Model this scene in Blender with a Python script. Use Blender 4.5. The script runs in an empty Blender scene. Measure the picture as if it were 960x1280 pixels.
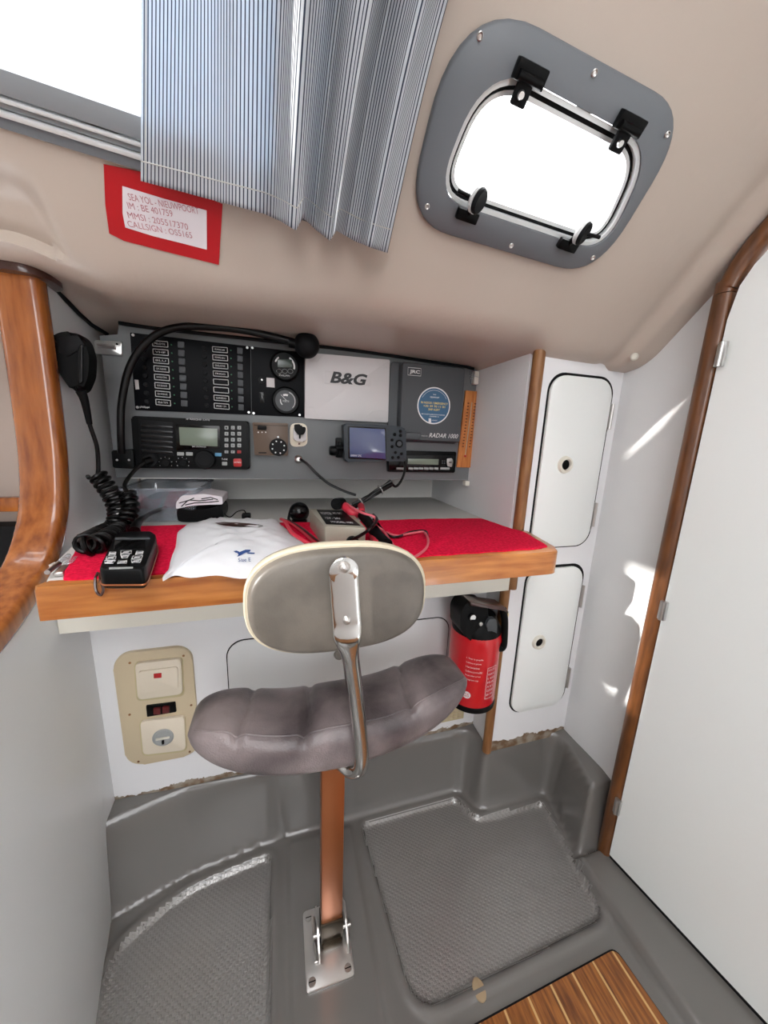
import bpy, bmesh, math, random
from mathutils import Vector, Matrix
random.seed(7)
SC = bpy.context.scene
COL = SC.collection
PI = math.pi

# ------------------------------------------------------------------ camera
F = 434.0                                   # focal length in pixels of the 960x1280 frame
CAM = Vector((0, 0, .9))
down = Vector((-80, 2070, F)).normalized()
xax = Vector((1500, -33, F)); xax = (xax - down*xax.dot(down)).normalized()
zax = -down
yax = zax.cross(xax)
RW = Matrix((xax, yax, zax))                # photo axes (right, down, forward) -> room axes
cd = bpy.data.cameras.new('camera'); cam = bpy.data.objects.new('camera', cd); COL.objects.link(cam)
cam.matrix_world = Matrix.Translation(CAM) @ (RW @ Matrix(((1,0,0),(0,-1,0),(0,0,-1)))).to_4x4()
cd.sensor_fit = 'VERTICAL'; cd.sensor_height = 36; cd.sensor_width = 27; cd.lens = F/1280*36
cd.clip_start = .01
SC.camera = cam

# ------------------------------------------------------------------ light
wd = bpy.data.worlds.new('sky'); SC.world = wd; wd.use_nodes = True
bg = wd.node_tree.nodes['Background']; bg.inputs[0].default_value = (.97, .98, 1, 1); bg.inputs[1].default_value = 13.0
SUN = Vector((1, .14, -.37)).normalized()
sl = bpy.data.lights.new('sun', 'SUN'); sl.energy = 12.0; sl.angle = .012; sl.color = (1, .96, .9)
so = bpy.data.objects.new('sun', sl); COL.objects.link(so); so.location = (-2, 0, 2.5)
so.rotation_euler = SUN.to_track_quat('-Z', 'Y').to_euler()
SC.view_settings.view_transform = 'Standard'; SC.view_settings.look = 'None'
SC.view_settings.gamma = 1; SC.view_settings.use_curve_mapping = False
SC.view_settings.exposure = -0.70

# ------------------------------------------------------------------ helpers
AX = dict(x=0, y=1, z=2)
def ray(px, py): return RW @ Vector((px-480, py-640, F))
def W(px, py, ax, v):                       # point of the photo measured on a plane of the cabin
    r = ray(px, py); i = AX[ax]
    return CAM + r*((v-CAM[i])/r[i])
PN = Vector((.07255, .71295, .69745)); PD = 1.2     # sloping cabin side
def G(px, py, off=0):                       # the same on the sloping cabin side, off = towards the room
    r = ray(px, py); d = PD-off
    return CAM + r*((d-CAM.dot(PN))/r.dot(PN))
def lin(h):
    h = h.lstrip('#'); c = [int(h[i:i+2], 16)/255 for i in (0, 2, 4)]
    return tuple([x/12.92 if x <= .04045 else ((x+.055)/1.055)**2.4 for x in c]+[1])
def V(*a): return Vector(a)

def newmat(name):
    m = bpy.data.materials.new(name); m.use_nodes = True
    return m, m.node_tree, m.node_tree.nodes['Principled BSDF']
def mat(name, c, rough=.5, metal=0, c2=None, nscale=20, stretch=(1,1,1), bump=0, bscale=200, bdist=.001, coat=0, det=4, spec=.5, lo=.35, hi=.65, crough=.05):
    m, nt, b = newmat(name)
    b.inputs['Base Color'].default_value = lin(c); b.inputs['Roughness'].default_value = rough
    b.inputs['Metallic'].default_value = metal; b.inputs['Coat Weight'].default_value = coat; b.inputs['Coat Roughness'].default_value = crough
    b.inputs['Specular IOR Level'].default_value = spec
    tc = nt.nodes.new('ShaderNodeTexCoord')
    if c2:
        mp = nt.nodes.new('ShaderNodeMapping'); mp.inputs['Scale'].default_value = stretch
        nt.links.new(tc.outputs['Object'], mp.inputs[0])
        n = nt.nodes.new('ShaderNodeTexNoise'); n.inputs['Scale'].default_value = nscale; n.inputs['Detail'].default_value = det
        nt.links.new(mp.outputs[0], n.inputs['Vector'])
        r = nt.nodes.new('ShaderNodeValToRGB'); r.color_ramp.elements[0].color = lin(c); r.color_ramp.elements[1].color = lin(c2)
        r.color_ramp.elements[0].position = lo; r.color_ramp.elements[1].position = hi
        nt.links.new(n.outputs['Fac'], r.inputs[0]); nt.links.new(r.outputs[0], b.inputs['Base Color'])
    if bump:
        n2 = nt.nodes.new('ShaderNodeTexNoise'); n2.inputs['Scale'].default_value = bscale; n2.inputs['Detail'].default_value = 3
        nt.links.new(tc.outputs['Object'], n2.inputs['Vector'])
        bp = nt.nodes.new('ShaderNodeBump'); bp.inputs['Strength'].default_value = bump; bp.inputs['Distance'].default_value = bdist
        nt.links.new(n2.outputs['Fac'], bp.inputs['Height']); nt.links.new(bp.outputs[0], b.inputs['Normal'])
    return m
M = {}
M['headliner'] = mat('headliner', '#bbaea2', .36, bump=.25, bscale=60, bdist=.002)
M['white'] = mat('white_laminate', '#dedfdf', .3, c2='#d8d9da', nscale=3)
M['door_white'] = mat('door_laminate', '#e8ebe9', .3)
M['cream'] = mat('cream_plastic', '#dcd8cc', .35)
M['shelf'] = mat('pale_shelf', '#c9c8c4', .5)
M['wood'] = mat('varnished_teak', '#7d3f14', .25, c2='#a8632a', nscale=12, stretch=(8, 8, 1), coat=.6, lo=.3, hi=.7)
M['wood_x'] = mat('varnished_teak_rim', '#96521f', .35, c2='#bf7c3c', nscale=12, stretch=(1, 9, 9), coat=.5, lo=.3, hi=.7)
M['wood_dull'] = mat('worn_teak', '#6f4526', .5, c2='#96693e', nscale=14, stretch=(8, 8, 1), lo=.3, hi=.7)
M['wood_door'] = mat('dark_teak', '#4e2c12', .4, c2='#74451f', nscale=14, stretch=(8, 8, 1), coat=.3, lo=.3, hi=.7)
M['wood_dark'] = mat('wood_cap', '#3a1a12', .3, coat=.5)
M['panel'] = mat('grey_panel', '#6f7273', .42, c2='#696b6d', nscale=6)
M['black'] = mat('black_plastic', '#08090a', .42, spec=.12)
M['black_g'] = mat('black_gloss', '#050506', .2, spec=.3)
M['breaker'] = mat('breaker_black', '#05060a', .45, spec=.1)
M['dark'] = mat('dark_rubber', '#0e0f11', .55, spec=.15)
M['cable'] = mat('cable_black', '#070707', .33, spec=.25)
M['charcoal'] = mat('charcoal_plastic', '#46494c', .5, spec=.3)
M['gps'] = mat('slate_plastic', '#2c3238', .45, spec=.3)
M['label_w'] = mat('print_white', '#d8d8d8', .6)
M['sheet'] = mat('sheet_white', '#c6c2c2', .45)
M['yellow'] = mat('print_yellow', '#d8c070', .6)
M['blue'] = mat('sticker_blue', '#2e5878', .5)
M['ink_blue'] = mat('ink_blue', '#2a4a86', .6)
M['black_ink'] = mat('ink_black', '#131518', .5)
M['lcd'] = mat('lcd_green', '#6f7a6c', .25)
M['lcd_dark'] = mat('lcd_dark', '#39443c', .25)
M['screen'] = mat('gps_screen', '#39456e', .12, coat=1)
M['key'] = mat('key_grey', '#9a9d9c', .5)
M['key_red'] = mat('key_red', '#b01a1c', .4)
M['key_blue'] = mat('key_blue', '#4f86a8', .4)
M['brown'] = mat('brown_plastic', '#54402f', .45)
M['silver'] = mat('brushed_silver', '#c4c4c2', .3, metal=1)
M['chrome'] = mat('polished_steel', '#d0cfcc', .1, metal=1)
M['steel'] = mat('satin_steel', '#c9c6c3', .32, metal=1)
M['copper'] = mat('copper_toned_metal', '#a9653c', .3, metal=.75, c2='#b06c44', nscale=6)  # satin metal given a copper-brown base colour
M['bronze'] = mat('bronze_sleeve', '#4c443a', .28, metal=.9)
M['gold'] = mat('clear_amber', '#a59a80', .3)
M['ivory'] = mat('ivory_trim', '#c6b699', .42)
M['ivory_l'] = mat('ivory_light', '#ddd2bf', .4)
M['grille'] = mat('grille_ivory', '#c0b48e', .5)
M['red_tape'] = mat('red_tape', '#b3101c', .4)
M['paper'] = mat('paper', '#dcd6da', .6)
M['ink_red'] = mat('ink_red', '#b57a82', .7)
M['red'] = mat('red_enamel', '#c00f1c', .28, coat=.4)
M['red_wire'] = mat('red_wire', '#c22c40', .4)
M['pink_wire'] = mat('pink_wire', '#d0606c', .4)
M['cloth'] = mat('red_felt', '#c20d30', .95, c2='#e61c46', nscale=220, bump=.6, bscale=420, bdist=.0015, det=2, spec=.1, lo=.3, hi=.7)
M['bag'] = mat('white_film', '#e9ebee', .35, bump=.15, bscale=30, bdist=.004)
M['grey_gel'] = mat('grey_moulding', '#6b6865', .24, coat=.5, bump=.03, bscale=40)
M['frame_grey'] = mat('hatch_frame_grey', '#6b6f74', .5, bump=.15, bscale=500, bdist=.0004)
M['alu'] = mat('window_alloy', '#8b9094', .32, metal=.15)
M['tan'] = mat('tan_plug', '#9b8568', .6)
M['beige'] = mat('beige_lining', '#b5a79d', .6)
M['skin_o'] = mat('thermo_wood', '#a8602a', .5, c2='#c98345', nscale=20, stretch=(8, 8, 1))
M['thermo_ink'] = mat('thermo_ink', '#5f3014', .6)
M['boxgrey'] = mat('cast_grey', '#9c988a', .4, metal=.2)
M['fpgrey'] = mat('grey_ring', '#8d8983', .45)
M['bright_alu'] = mat('bright_alloy', '#d4d6d6', .3, metal=.25)
M['green'] = mat('led_green', '#1f6a44', .4)
M['dred'] = mat('led_red', '#5a1518', .4)

def vinyl():
    m, nt, b = newmat('grey_vinyl'); b.inputs['Roughness'].default_value = .34
    tc = nt.nodes.new('ShaderNodeTexCoord')
    n = nt.nodes.new('ShaderNodeTexNoise'); n.inputs['Scale'].default_value = 9; n.inputs['Detail'].default_value = 6; n.inputs['Distortion'].default_value = .25
    nt.links.new(tc.outputs['Object'], n.inputs['Vector'])
    r = nt.nodes.new('ShaderNodeValToRGB'); e = r.color_ramp.elements
    e[0].position = .36; e[0].color = lin('#484042'); e[1].position = .66; e[1].color = lin('#8f8383')
    nt.links.new(n.outputs[0], r.inputs[0]); nt.links.new(r.outputs[0], b.inputs['Base Color'])
    n2 = nt.nodes.new('ShaderNodeTexVoronoi'); n2.inputs['Scale'].default_value = 380
    nt.links.new(tc.outputs['Object'], n2.inputs['Vector'])
    bp = nt.nodes.new('ShaderNodeBump'); bp.inputs['Strength'].default_value = .25; bp.inputs['Distance'].default_value = .001
    nt.links.new(n2.outputs[0], bp.inputs['Height']); nt.links.new(bp.outputs[0], b.inputs['Normal'])
    return m
M['vinyl'] = vinyl()
M['vinyl_l'] = mat('pale_vinyl', '#666059', .4, c2='#58534d', nscale=25, bump=.3, bscale=500)
M['vinyl_c'] = mat('cream_vinyl', '#c4baa4', .5)

def glass(name, tint=(1, 1, 1, 1), gl=.06):
    m = bpy.data.materials.new(name); m.use_nodes = True; nt = m.node_tree; nt.nodes.clear()
    o = nt.nodes.new('ShaderNodeOutputMaterial'); t = nt.nodes.new('ShaderNodeBsdfTransparent'); g = nt.nodes.new('ShaderNodeBsdfGlossy')
    t.inputs[0].default_value = tint; g.inputs['Roughness'].default_value = .05
    mx = nt.nodes.new('ShaderNodeMixShader'); mx.inputs[0].default_value = gl
    nt.links.new(t.outputs[0], mx.inputs[1]); nt.links.new(g.outputs[0], mx.inputs[2]); nt.links.new(mx.outputs[0], o.inputs[0])
    return m
M['glass'] = glass('window_glass', gl=.02)
M['clear'] = glass('clear_plastic', (.86, .88, .9, 1), .12)
_n = M['clear'].node_tree; _o = [x for x in _n.nodes if x.type == 'OUTPUT_MATERIAL'][0]; _m = [x for x in _n.nodes if x.type == 'MIX_SHADER'][0]
_d = _n.nodes.new('ShaderNodeBsdfDiffuse'); _d.inputs[0].default_value = (.62, .68, .76, 1); _x = _n.nodes.new('ShaderNodeMixShader'); _x.inputs[0].default_value = .16
_n.links.new(_m.outputs[0], _x.inputs[1]); _n.links.new(_d.outputs[0], _x.inputs[2]); _n.links.new(_x.outputs[0], _o.inputs[0])

def chipped(name, base, z0, amp):           # laminate whose lower edge has flaked off
    m, nt, b = newmat(name); b.inputs['Roughness'].default_value = .33
    g = nt.nodes.new('ShaderNodeNewGeometry'); sx = nt.nodes.new('ShaderNodeSeparateXYZ'); nt.links.new(g.outputs['Position'], sx.inputs[0])
    n = nt.nodes.new('ShaderNodeTexNoise'); n.inputs['Scale'].default_value = 16; n.inputs['Detail'].default_value = 8; n.inputs['Roughness'].default_value = .65
    nt.links.new(g.outputs['Position'], n.inputs['Vector'])
    a = nt.nodes.new('ShaderNodeMath'); a.operation = 'MULTIPLY_ADD'; a.inputs[1].default_value = amp; a.inputs[2].default_value = z0-amp*.5
    nt.links.new(n.outputs['Fac'], a.inputs[0])
    c = nt.nodes.new('ShaderNodeMath'); c.operation = 'LESS_THAN'; nt.links.new(sx.outputs['Z'], c.inputs[0]); nt.links.new(a.outputs[0], c.inputs[1])
    n3 = nt.nodes.new('ShaderNodeTexNoise'); n3.inputs['Scale'].default_value = 40; nt.links.new(g.outputs['Position'], n3.inputs['Vector'])
    r = nt.nodes.new('ShaderNodeValToRGB'); r.color_ramp.elements[0].color = lin('#6d5238'); r.color_ramp.elements[1].color = lin('#9a9184')
    r.color_ramp.elements[0].position = .4; r.color_ramp.elements[1].position = .6; nt.links.new(n3.outputs['Fac'], r.inputs[0])
    mx = nt.nodes.new('ShaderNodeMix'); mx.data_type = 'RGBA'; nt.links.new(c.outputs[0], mx.inputs[0])
    mx.inputs[6].default_value = lin(base); nt.links.new(r.outputs[0], mx.inputs[7]); nt.links.new(mx.outputs[2], b.inputs['Base Color'])
    return m
M['chip'] = chipped('chipped_laminate', '#e4e4e6', .183, .062)

def dimples():                              # non-slip pattern of small raised lozenges
    m, nt, b = newmat('non_slip_grey'); b.inputs['Base Color'].default_value = lin('#8a8784'); b.inputs['Roughness'].default_value = .3; b.inputs['Specular IOR Level'].default_value = 1.0; b.inputs['Metallic'].default_value = .3; b.inputs['Coat Weight'].default_value = 1; b.inputs['Coat Roughness'].default_value = .3
    g = nt.nodes.new('ShaderNodeNewGeometry'); sx = nt.nodes.new('ShaderNodeSeparateXYZ'); nt.links.new(g.outputs['Position'], sx.inputs[0])
    def mth(op, a, c=None, v=None):
        k = nt.nodes.new('ShaderNodeMath'); k.operation = op; nt.links.new(a, k.inputs[0])
        if c is not None: nt.links.new(c, k.inputs[1])
        elif v is not None: k.inputs[1].default_value = v
        return k.outputs[0]
    P = 2*PI/.0105; Q = 2*PI/.0085
    u = mth('MULTIPLY', sx.outputs['X'], v=P); w = mth('MULTIPLY', sx.outputs['Y'], v=Q)
    s = mth('ADD', mth('COSINE', mth('ADD', u, w)), mth('COSINE', mth('SUBTRACT', u, w)))
    r = nt.nodes.new('ShaderNodeMapRange'); r.interpolation_type = 'SMOOTHSTEP'; nt.links.new(s, r.inputs[0])
    r.inputs[1].default_value = -.1; r.inputs[2].default_value = .9
    bp = nt.nodes.new('ShaderNodeBump'); bp.inputs['Strength'].default_value = .9; bp.inputs['Distance'].default_value = .0014
    nt.links.new(r.outputs[0], bp.inputs['Height']); nt.links.new(bp.outputs[0], b.inputs['Normal'])
    return m
M['dimple'] = dimples()

def ticking():                              # blue and white ticking stripes, cloth coordinates in the UV map
    m, nt, b = newmat('striped_cotton'); nt.nodes.remove(b)
    uv = nt.nodes.new('ShaderNodeUVMap'); sx = nt.nodes.new('ShaderNodeSeparateXYZ'); nt.links.new(uv.outputs[0], sx.inputs[0])
    k = nt.nodes.new('ShaderNodeMath'); k.operation = 'MULTIPLY'; k.inputs[1].default_value = 1/.0031; nt.links.new(sx.outputs['X'], k.inputs[0])
    f = nt.nodes.new('ShaderNodeMath'); f.operation = 'FRACT'; nt.links.new(k.outputs[0], f.inputs[0])
    r = nt.nodes.new('ShaderNodeValToRGB'); e = r.color_ramp.elements
    e[0].position = 0; e[0].color = lin('#dfe1e4'); e[1].position = .62; e[1].color = lin('#dfe1e4')
    a = e.new(.68); a.color = lin('#41495a'); a = e.new(.93); a.color = lin('#41495a'); a = e.new(.99); a.color = lin('#dfe1e4')
    nt.links.new(f.outputs[0], r.inputs[0])
    d = nt.nodes.new('ShaderNodeBsdfDiffuse'); t = nt.nodes.new('ShaderNodeBsdfTranslucent'); mx = nt.nodes.new('ShaderNodeMixShader'); mx.inputs[0].default_value = .4
    tt = nt.nodes.new('ShaderNodeMix'); tt.data_type = 'RGBA'; tt.blend_type = 'MULTIPLY'; tt.inputs[0].default_value = 1; tt.inputs[7].default_value = (.74, .88, 1, 1)
    nt.links.new(r.outputs[0], d.inputs[0]); nt.links.new(r.outputs[0], tt.inputs[6]); nt.links.new(tt.outputs[2], t.inputs[0])
    nt.links.new(d.outputs[0], mx.inputs[1]); nt.links.new(t.outputs[0], mx.inputs[2])
    nt.links.new(mx.outputs[0], nt.nodes['Material Output'].inputs[0])
    return m
M['ticking'] = ticking()

def teakholly():
    m, nt, b = newmat('teak_and_holly'); b.inputs['Roughness'].default_value = .38
    g = nt.nodes.new('ShaderNodeTexCoord'); sx = nt.nodes.new('ShaderNodeSeparateXYZ'); nt.links.new(g.outputs['Object'], sx.inputs[0])
    k = nt.nodes.new('ShaderNodeMath'); k.operation = 'MULTIPLY_ADD'; k.inputs[1].default_value = 1/.046; k.inputs[2].default_value = .1; nt.links.new(sx.outputs['X'], k.inputs[0])
    f = nt.nodes.new('ShaderNodeMath'); f.operation = 'FRACT'; nt.links.new(k.outputs[0], f.inputs[0])
    c = nt.nodes.new('ShaderNodeMath'); c.operation = 'LESS_THAN'; c.inputs[1].default_value = .08; nt.links.new(f.outputs[0], c.inputs[0])
    mp = nt.nodes.new('ShaderNodeMapping'); mp.inputs['Scale'].default_value = (14, 1.2, 1); nt.links.new(g.outputs['Object'], mp.inputs[0])
    n = nt.nodes.new('ShaderNodeTexNoise'); n.inputs['Scale'].default_value = 14; n.inputs['Detail'].default_value = 5; nt.links.new(mp.outputs[0], n.inputs['Vector'])
    r = nt.nodes.new('ShaderNodeValToRGB'); r.color_ramp.elements[0].color = lin('#5e3216'); r.color_ramp.elements[1].color = lin('#a5682f')
    r.color_ramp.elements[0].position = .3; r.color_ramp.elements[1].position = .7; nt.links.new(n.outputs['Fac'], r.inputs[0])
    mx = nt.nodes.new('ShaderNodeMix'); mx.data_type = 'RGBA'; nt.links.new(c.outputs[0], mx.inputs[0]); nt.links.new(r.outputs[0], mx.inputs[6]); mx.inputs[7].default_value = lin('#c9a26a')
    nt.links.new(mx.outputs[2], b.inputs['Base Color'])
    return m
M['teakholly'] = teakholly()

def origin(o):
    v = Vector((0, 0, 0))
    while o: v = v + o.location; o = o.parent
    return v
class MB:
    def __init__(s): s.b = bmesh.new(); s.mi = 0
    def _t(s, geom):
        for f in geom: f.material_index = s.mi
    def box(s, c, sz, bev=0, seg=2, rot=None):
        g = bmesh.ops.create_cube(s.b, size=1)['verts']
        for v in g: v.co = Vector((v.co.x*sz[0], v.co.y*sz[1], v.co.z*sz[2]))
        if bev:
            ed = list({e for v in g for e in v.link_edges})
            r = bmesh.ops.bevel(s.b, geom=ed, offset=bev, segments=seg, profile=.5, affect='EDGES')
            g = list({v for f in r['faces'] for v in f.verts} | {v for v in g if v.is_valid})
        for v in g:
            p = v.co.copy()
            if rot: p = rot @ p
            v.co = p + Vector(c)
        return s
    def prism(s, pts, ext, bev=0, seg=2, taper=None):
        # closed outline pts (3D) pushed along ext; the far (ext) face gets a bevel
        vs = [s.b.verts.new(Vector(p)) for p in pts]
        c = sum((v.co for v in vs), Vector())/len(vs)
        ws = [s.b.verts.new(((Vector(p)-c)*(taper or 1))+c+Vector(ext)) for p in pts]
        n = len(vs); f0 = s.b.faces.new(vs); f1 = s.b.faces.new(list(reversed(ws)))
        fs = [s.b.faces.new((vs[(i+1) % n], vs[i], ws[i], ws[(i+1) % n])) for i in range(n)]
        if bev:
            bmesh.ops.bevel(s.b, geom=list(f1.edges), offset=bev, segments=seg, profile=.5, affect='EDGES')
        return s
    def tube(s, path, r, n=10, closed=False, cap=True, rf=None):
        P = [Vector(p) for p in path]; m = len(P); rings = []
        up = Vector((0, 0, 1)); prev = None
        for i, p in enumerate(P):
            a = P[i-1] if (i > 0 or closed) else P[0]; b = P[(i+1) % m] if (i < m-1 or closed) else P[-1]
            t = (b-a)
            if t.length < 1e-9: t = Vector((0, 0, 1))
            t.normalize()
            if prev is None:
                u = up.cross(t)
                if u.length < .1: u = Vector((1, 0, 0)).cross(t)
            else: u = prev - t*prev.dot(t)
            u.normalize(); prev = u; w = t.cross(u)
            rr = rf(i/(m-1)) if rf else r
            rings.append([s.b.verts.new(p+(u*math.cos(2*PI*k/n)+w*math.sin(2*PI*k/n))*rr) for k in range(n)])
        for i in range(m-(0 if closed else 1)):
            A = rings[i]; B = rings[(i+1) % m]
            for k in range(n): s.b.faces.new((A[k], A[(k+1) % n], B[(k+1) % n], B[k]))
        if cap and not closed:
            s.b.faces.new(list(reversed(rings[0]))); s.b.faces.new(rings[-1])
        return s
    def lathe(s, prof, org, axis, n=32):
        # prof: (radius, height along axis)
        axis = Vector(axis).normalized(); u = axis.orthogonal().normalized(); w = axis.cross(u); org = Vector(org)
        rings = []
        for r, h in prof:
            if r < 1e-6: rings.append([s.b.verts.new(org+axis*h)])
            else: rings.append([s.b.verts.new(org+axis*h+(u*math.cos(2*PI*k/n)+w*math.sin(2*PI*k/n))*r) for k in range(n)])
        for A, B in zip(rings, rings[1:]):
            if len(A) == 1 and len(B) == 1: continue
            for k in range(n):
                if len(A) == 1: s.b.faces.new((A[0], B[(k+1) % n], B[k]))
                elif len(B) == 1: s.b.faces.new((A[k], A[(k+1) % n], B[0]))
                else: s.b.faces.new((A[k], A[(k+1) % n], B[(k+1) % n], B[k]))
        return s
    def grid(s, fn, nu, nv, closed_u=False, keep=None):
        vs = [[s.b.verts.new(fn(i, j)) for j in range(nv)] for i in range(nu)]
        for i in range(nu-(0 if closed_u else 1)):
            for j in range(nv-1):
                q = (vs[i][j], vs[(i+1) % nu][j], vs[(i+1) % nu][j+1], vs[i][j+1])
                if keep and not keep(sum((v.co for v in q), Vector())/4): continue
                s.b.faces.new(q)
        return vs
    def cyl(s, a, b, r, n=20): return s.tube([a, b], r, n)
    def build(s, name, m, parent=None, sharp=38, top=False, fixn=True, base=None):
        bm = s.b
        lone = [v for v in bm.verts if not v.link_faces]
        if lone: bmesh.ops.delete(bm, geom=lone, context='VERTS')
        if fixn: bmesh.ops.recalc_face_normals(bm, faces=bm.faces)
        a = math.radians(sharp)
        for f in bm.faces: f.smooth = True
        for e in bm.edges:
            if len(e.link_faces) == 2 and e.calc_face_angle(0) > a: e.smooth = False
        if parent: off = origin(parent)
        elif base is not None: off = Vector(base)
        else:
            xs = [v.co.x for v in bm.verts]; ys = [v.co.y for v in bm.verts]; zs = [v.co.z for v in bm.verts]
            off = Vector(((min(xs)+max(xs))/2, (min(ys)+max(ys))/2, min(zs)))
        for v in bm.verts: v.co -= off
        me = bpy.data.meshes.new(name); bm.to_mesh(me); bm.free()
        o = bpy.data.objects.new(name, me); COL.objects.link(o)
        me.materials.append(m)
        if parent: o.parent = parent
        else: o.location = off
        return o
def tag(o, label=None, cat=None, group=None, kind=None):
    if label: o['label'] = label
    if cat: o['category'] = cat
    if group: o['group'] = group
    if kind: o['kind'] = kind
    return o
def thing(name, loc, label, cat, group=None):
    o = bpy.data.objects.new(name, None); COL.objects.link(o); o.location = loc; o.empty_display_size = .02
    return tag(o, label, cat, group)
def rrect(w, h, r, n=6):
    pts = []
    for cx, cy, a0 in ((w/2-r, h/2-r, 0), (-w/2+r, h/2-r, 90), (-w/2+r, -h/2+r, 180), (w/2-r, -h/2+r, 270)):
        for k in range(n+1):
            a = math.radians(a0+90*k/n); pts.append((cx+r*math.cos(a), cy+r*math.sin(a)))
    return pts
def roundpoly(P, R, n=8):                   # round the corners of a closed polygon of Vectors
    out = []; m = len(P)
    for i in range(m):
        p = Vector(P[i]); a = Vector(P[i-1]); b = Vector(P[(i+1) % m]); r = R[i] if isinstance(R, (list, tuple)) else R
        da = (a-p); db = (b-p); ra = min(r, da.length*.49); rb = min(r, db.length*.49)
        A = p+da.normalized()*ra; B = p+db.normalized()*rb
        for k in range(n+1):
            t = k/n; 
            # between a quadratic and a circle
            q = A*(1-t)**2+p*(2*t*(1-t))+B*t*t
            out.append(q)
    return out
def spline(pts, n=8, closed=False):
    P = [Vector(p) for p in pts]; out = []; m = len(P)
    rng = range(m if closed else m-1)
    for i in rng:
        g = (lambda k: P[k % m]) if closed else (lambda k: P[max(0, min(m-1, k))])
        p0, p1, p2, p3 = g(i-1), g(i), g(i+1), g(i+2)
        for k in range(n):
            t = k/n
            out.append(.5*((2*p1)+(-p0+p2)*t+(2*p0-5*p1+4*p2-p3)*t*t+(-p0+3*p1-3*p2+p3)*t**3))
    if not closed: out.append(P[-1])
    return out
def xz(c, pts): return [Vector((c[0]+a, c[1], c[2]+b)) for a, b in pts]    # flat outline facing -y
Y_ = Vector((0, -1, 0))
def text(s, org, xd, yd, w, h, m, name, parent, shear=0, bold=0, thick=.0003):
    cu = bpy.data.curves.new('t', 'FONT'); cu.body = s; cu.size = 1; cu.shear = shear; cu.offset = bold; cu.extrude = 0; cu.resolution_u = 3; cu.align_x = 'LEFT'
    t = bpy.data.objects.new('t', cu); COL.objects.link(t); bpy.context.view_layer.update()
    dg = bpy.context.evaluated_depsgraph_get(); me = bpy.data.meshes.new_from_object(t.evaluated_get(dg))
    bpy.data.objects.remove(t); bpy.data.curves.remove(cu)
    xs = [v.co.x for v in me.vertices]; ys = [v.co.y for v in me.vertices]
    x0, x1, y0, y1 = min(xs), max(xs), min(ys), max(ys)
    xd = Vector(xd).normalized(); yd = Vector(yd).normalized(); n = xd.cross(yd)*thick; off = origin(parent) if parent else Vector()
    for v in me.vertices:
        a = (v.co.x-x0)/(x1-x0)*w; b = (v.co.y-y0)/(y1-y0)*h
        v.co = Vector(org)+xd*a+yd*b+n-off
    me.name = name; me.materials.clear(); me.materials.append(m)
    o = bpy.data.objects.new(name, me); COL.objects.link(o); o.parent = parent
    return o
def ptext(s, x0, y0, x1, y1, yv, m, name, parent, **k):     # writing on an upright face: px of left-top and right-bottom
    a = W(x0, y1, 'y', yv); b = W(x1, y0, 'y', yv); c = W((x0+x1)/2, (y0+y1)/2, 'y', yv)
    h = W(x0, y0, 'y', yv).z-a.z; w = W(x1, y1, 'y', yv).x-a.x
    return text(s, V(a.x, yv, c.z-h/2), (1, 0, 0), (0, 0, 1), w, h, m, name, parent, **k)
def sstep(t): t = max(0, min(1, t)); return t*t*(3-2*t)
def inpoly(x, y, P):
    c = False; j = len(P)-1
    for i in range(len(P)):
        if (P[i][1] > y) != (P[j][1] > y) and x < (P[j][0]-P[i][0])*(y-P[i][1])/(P[j][1]-P[i][1])+P[i][0]: c = not c
        j = i
    return c
def sdist(x, y, P):                          # distance to an outline, positive inside
    d = 1e9; j = len(P)-1
    for i in range(len(P)):
        ax, ay = P[j]; bx, by = P[i]; dx, dy = bx-ax, by-ay
        t = max(0, min(1, ((x-ax)*dx+(y-ay)*dy)/(dx*dx+dy*dy+1e-12)))
        d = min(d, math.hypot(x-ax-t*dx, y-ay-t*dy)); j = i
    return d if inpoly(x, y, P) else -d

# key planes of the cabin (metres)
YP, YL, YC, XS, XR = .814, .679, .606, .468, .693
ZD = .72

# ================================================================== SETTING
# ---- floor moulding: one height field
mould = [(-.42, -.6), (-.42, .565), (-.325, .585), (-.20, .625), (-.06, .645), (.0, .650), (.405, .650), (.43, .643), (.44, .625), (.444, .605), (.455, .592), (.475, .588), (.63, .588), (.641, .583), (.643, .57), (.608, .445), (.70, .437), (.80, .437), (.80, -.6)]
padR = [tuple(p)[:2] for p in roundpoly([V(.16, .637, 0), V(.41, .637, 0), V(.437, .578, 0), V(.625, .572, 0), V(.587, .352, 0), V(.185, .338, 0)], [.02, .02, .02, .02, .03, .05], 4)]
padL = [tuple(p)[:2] for p in roundpoly([V(-.30, .3, 0), V(-.305, .545, 0), V(-.205, .607, 0), V(-.04, .628, 0), V(-.036, .3, 0), V(-.04, .1, 0), V(-.27, .1, 0)], [.02, .03, .05, .02, .02, .02, .02], 4)]
def floor_z(x, y):
    d = sdist(x, y, mould)
    z = .005
    if d < 0:
        w = .028 + .03*sstep((-.02-x)/.25)
        t = min(1, -d/w)
        s = t*t*(3-2*t)
        z = .005+.167*(.35*t+.65*s)
        if t >= 1: z = .172+.004*sstep((-d-w)/.03)
    elif d < .02: z = .005+.004*(1-d/.02)**2
    for P in (padR, padL):
        q = sdist(x, y, P)
        if q > -.016:
            if q > 0: z = .005-.009*sstep(q/.007)
            else: z += .003*math.sin(PI*min(1, -q/.016))*sstep((d-.004)/.012)
    if d > 0: z += .007*sstep((x+.010)/.010)*sstep((.142-x)/.010)*sstep((d-.004)/.02)
    if y < .45 and x > .57:                  # ledge along the door
        z += .022*sstep((x-.592)/.014)*sstep((.45-y)/.02)
    return z
xs = [-.42+.0055*i for i in range(int(1.17/.0055)+1)]; ys = []
y = .69
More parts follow.
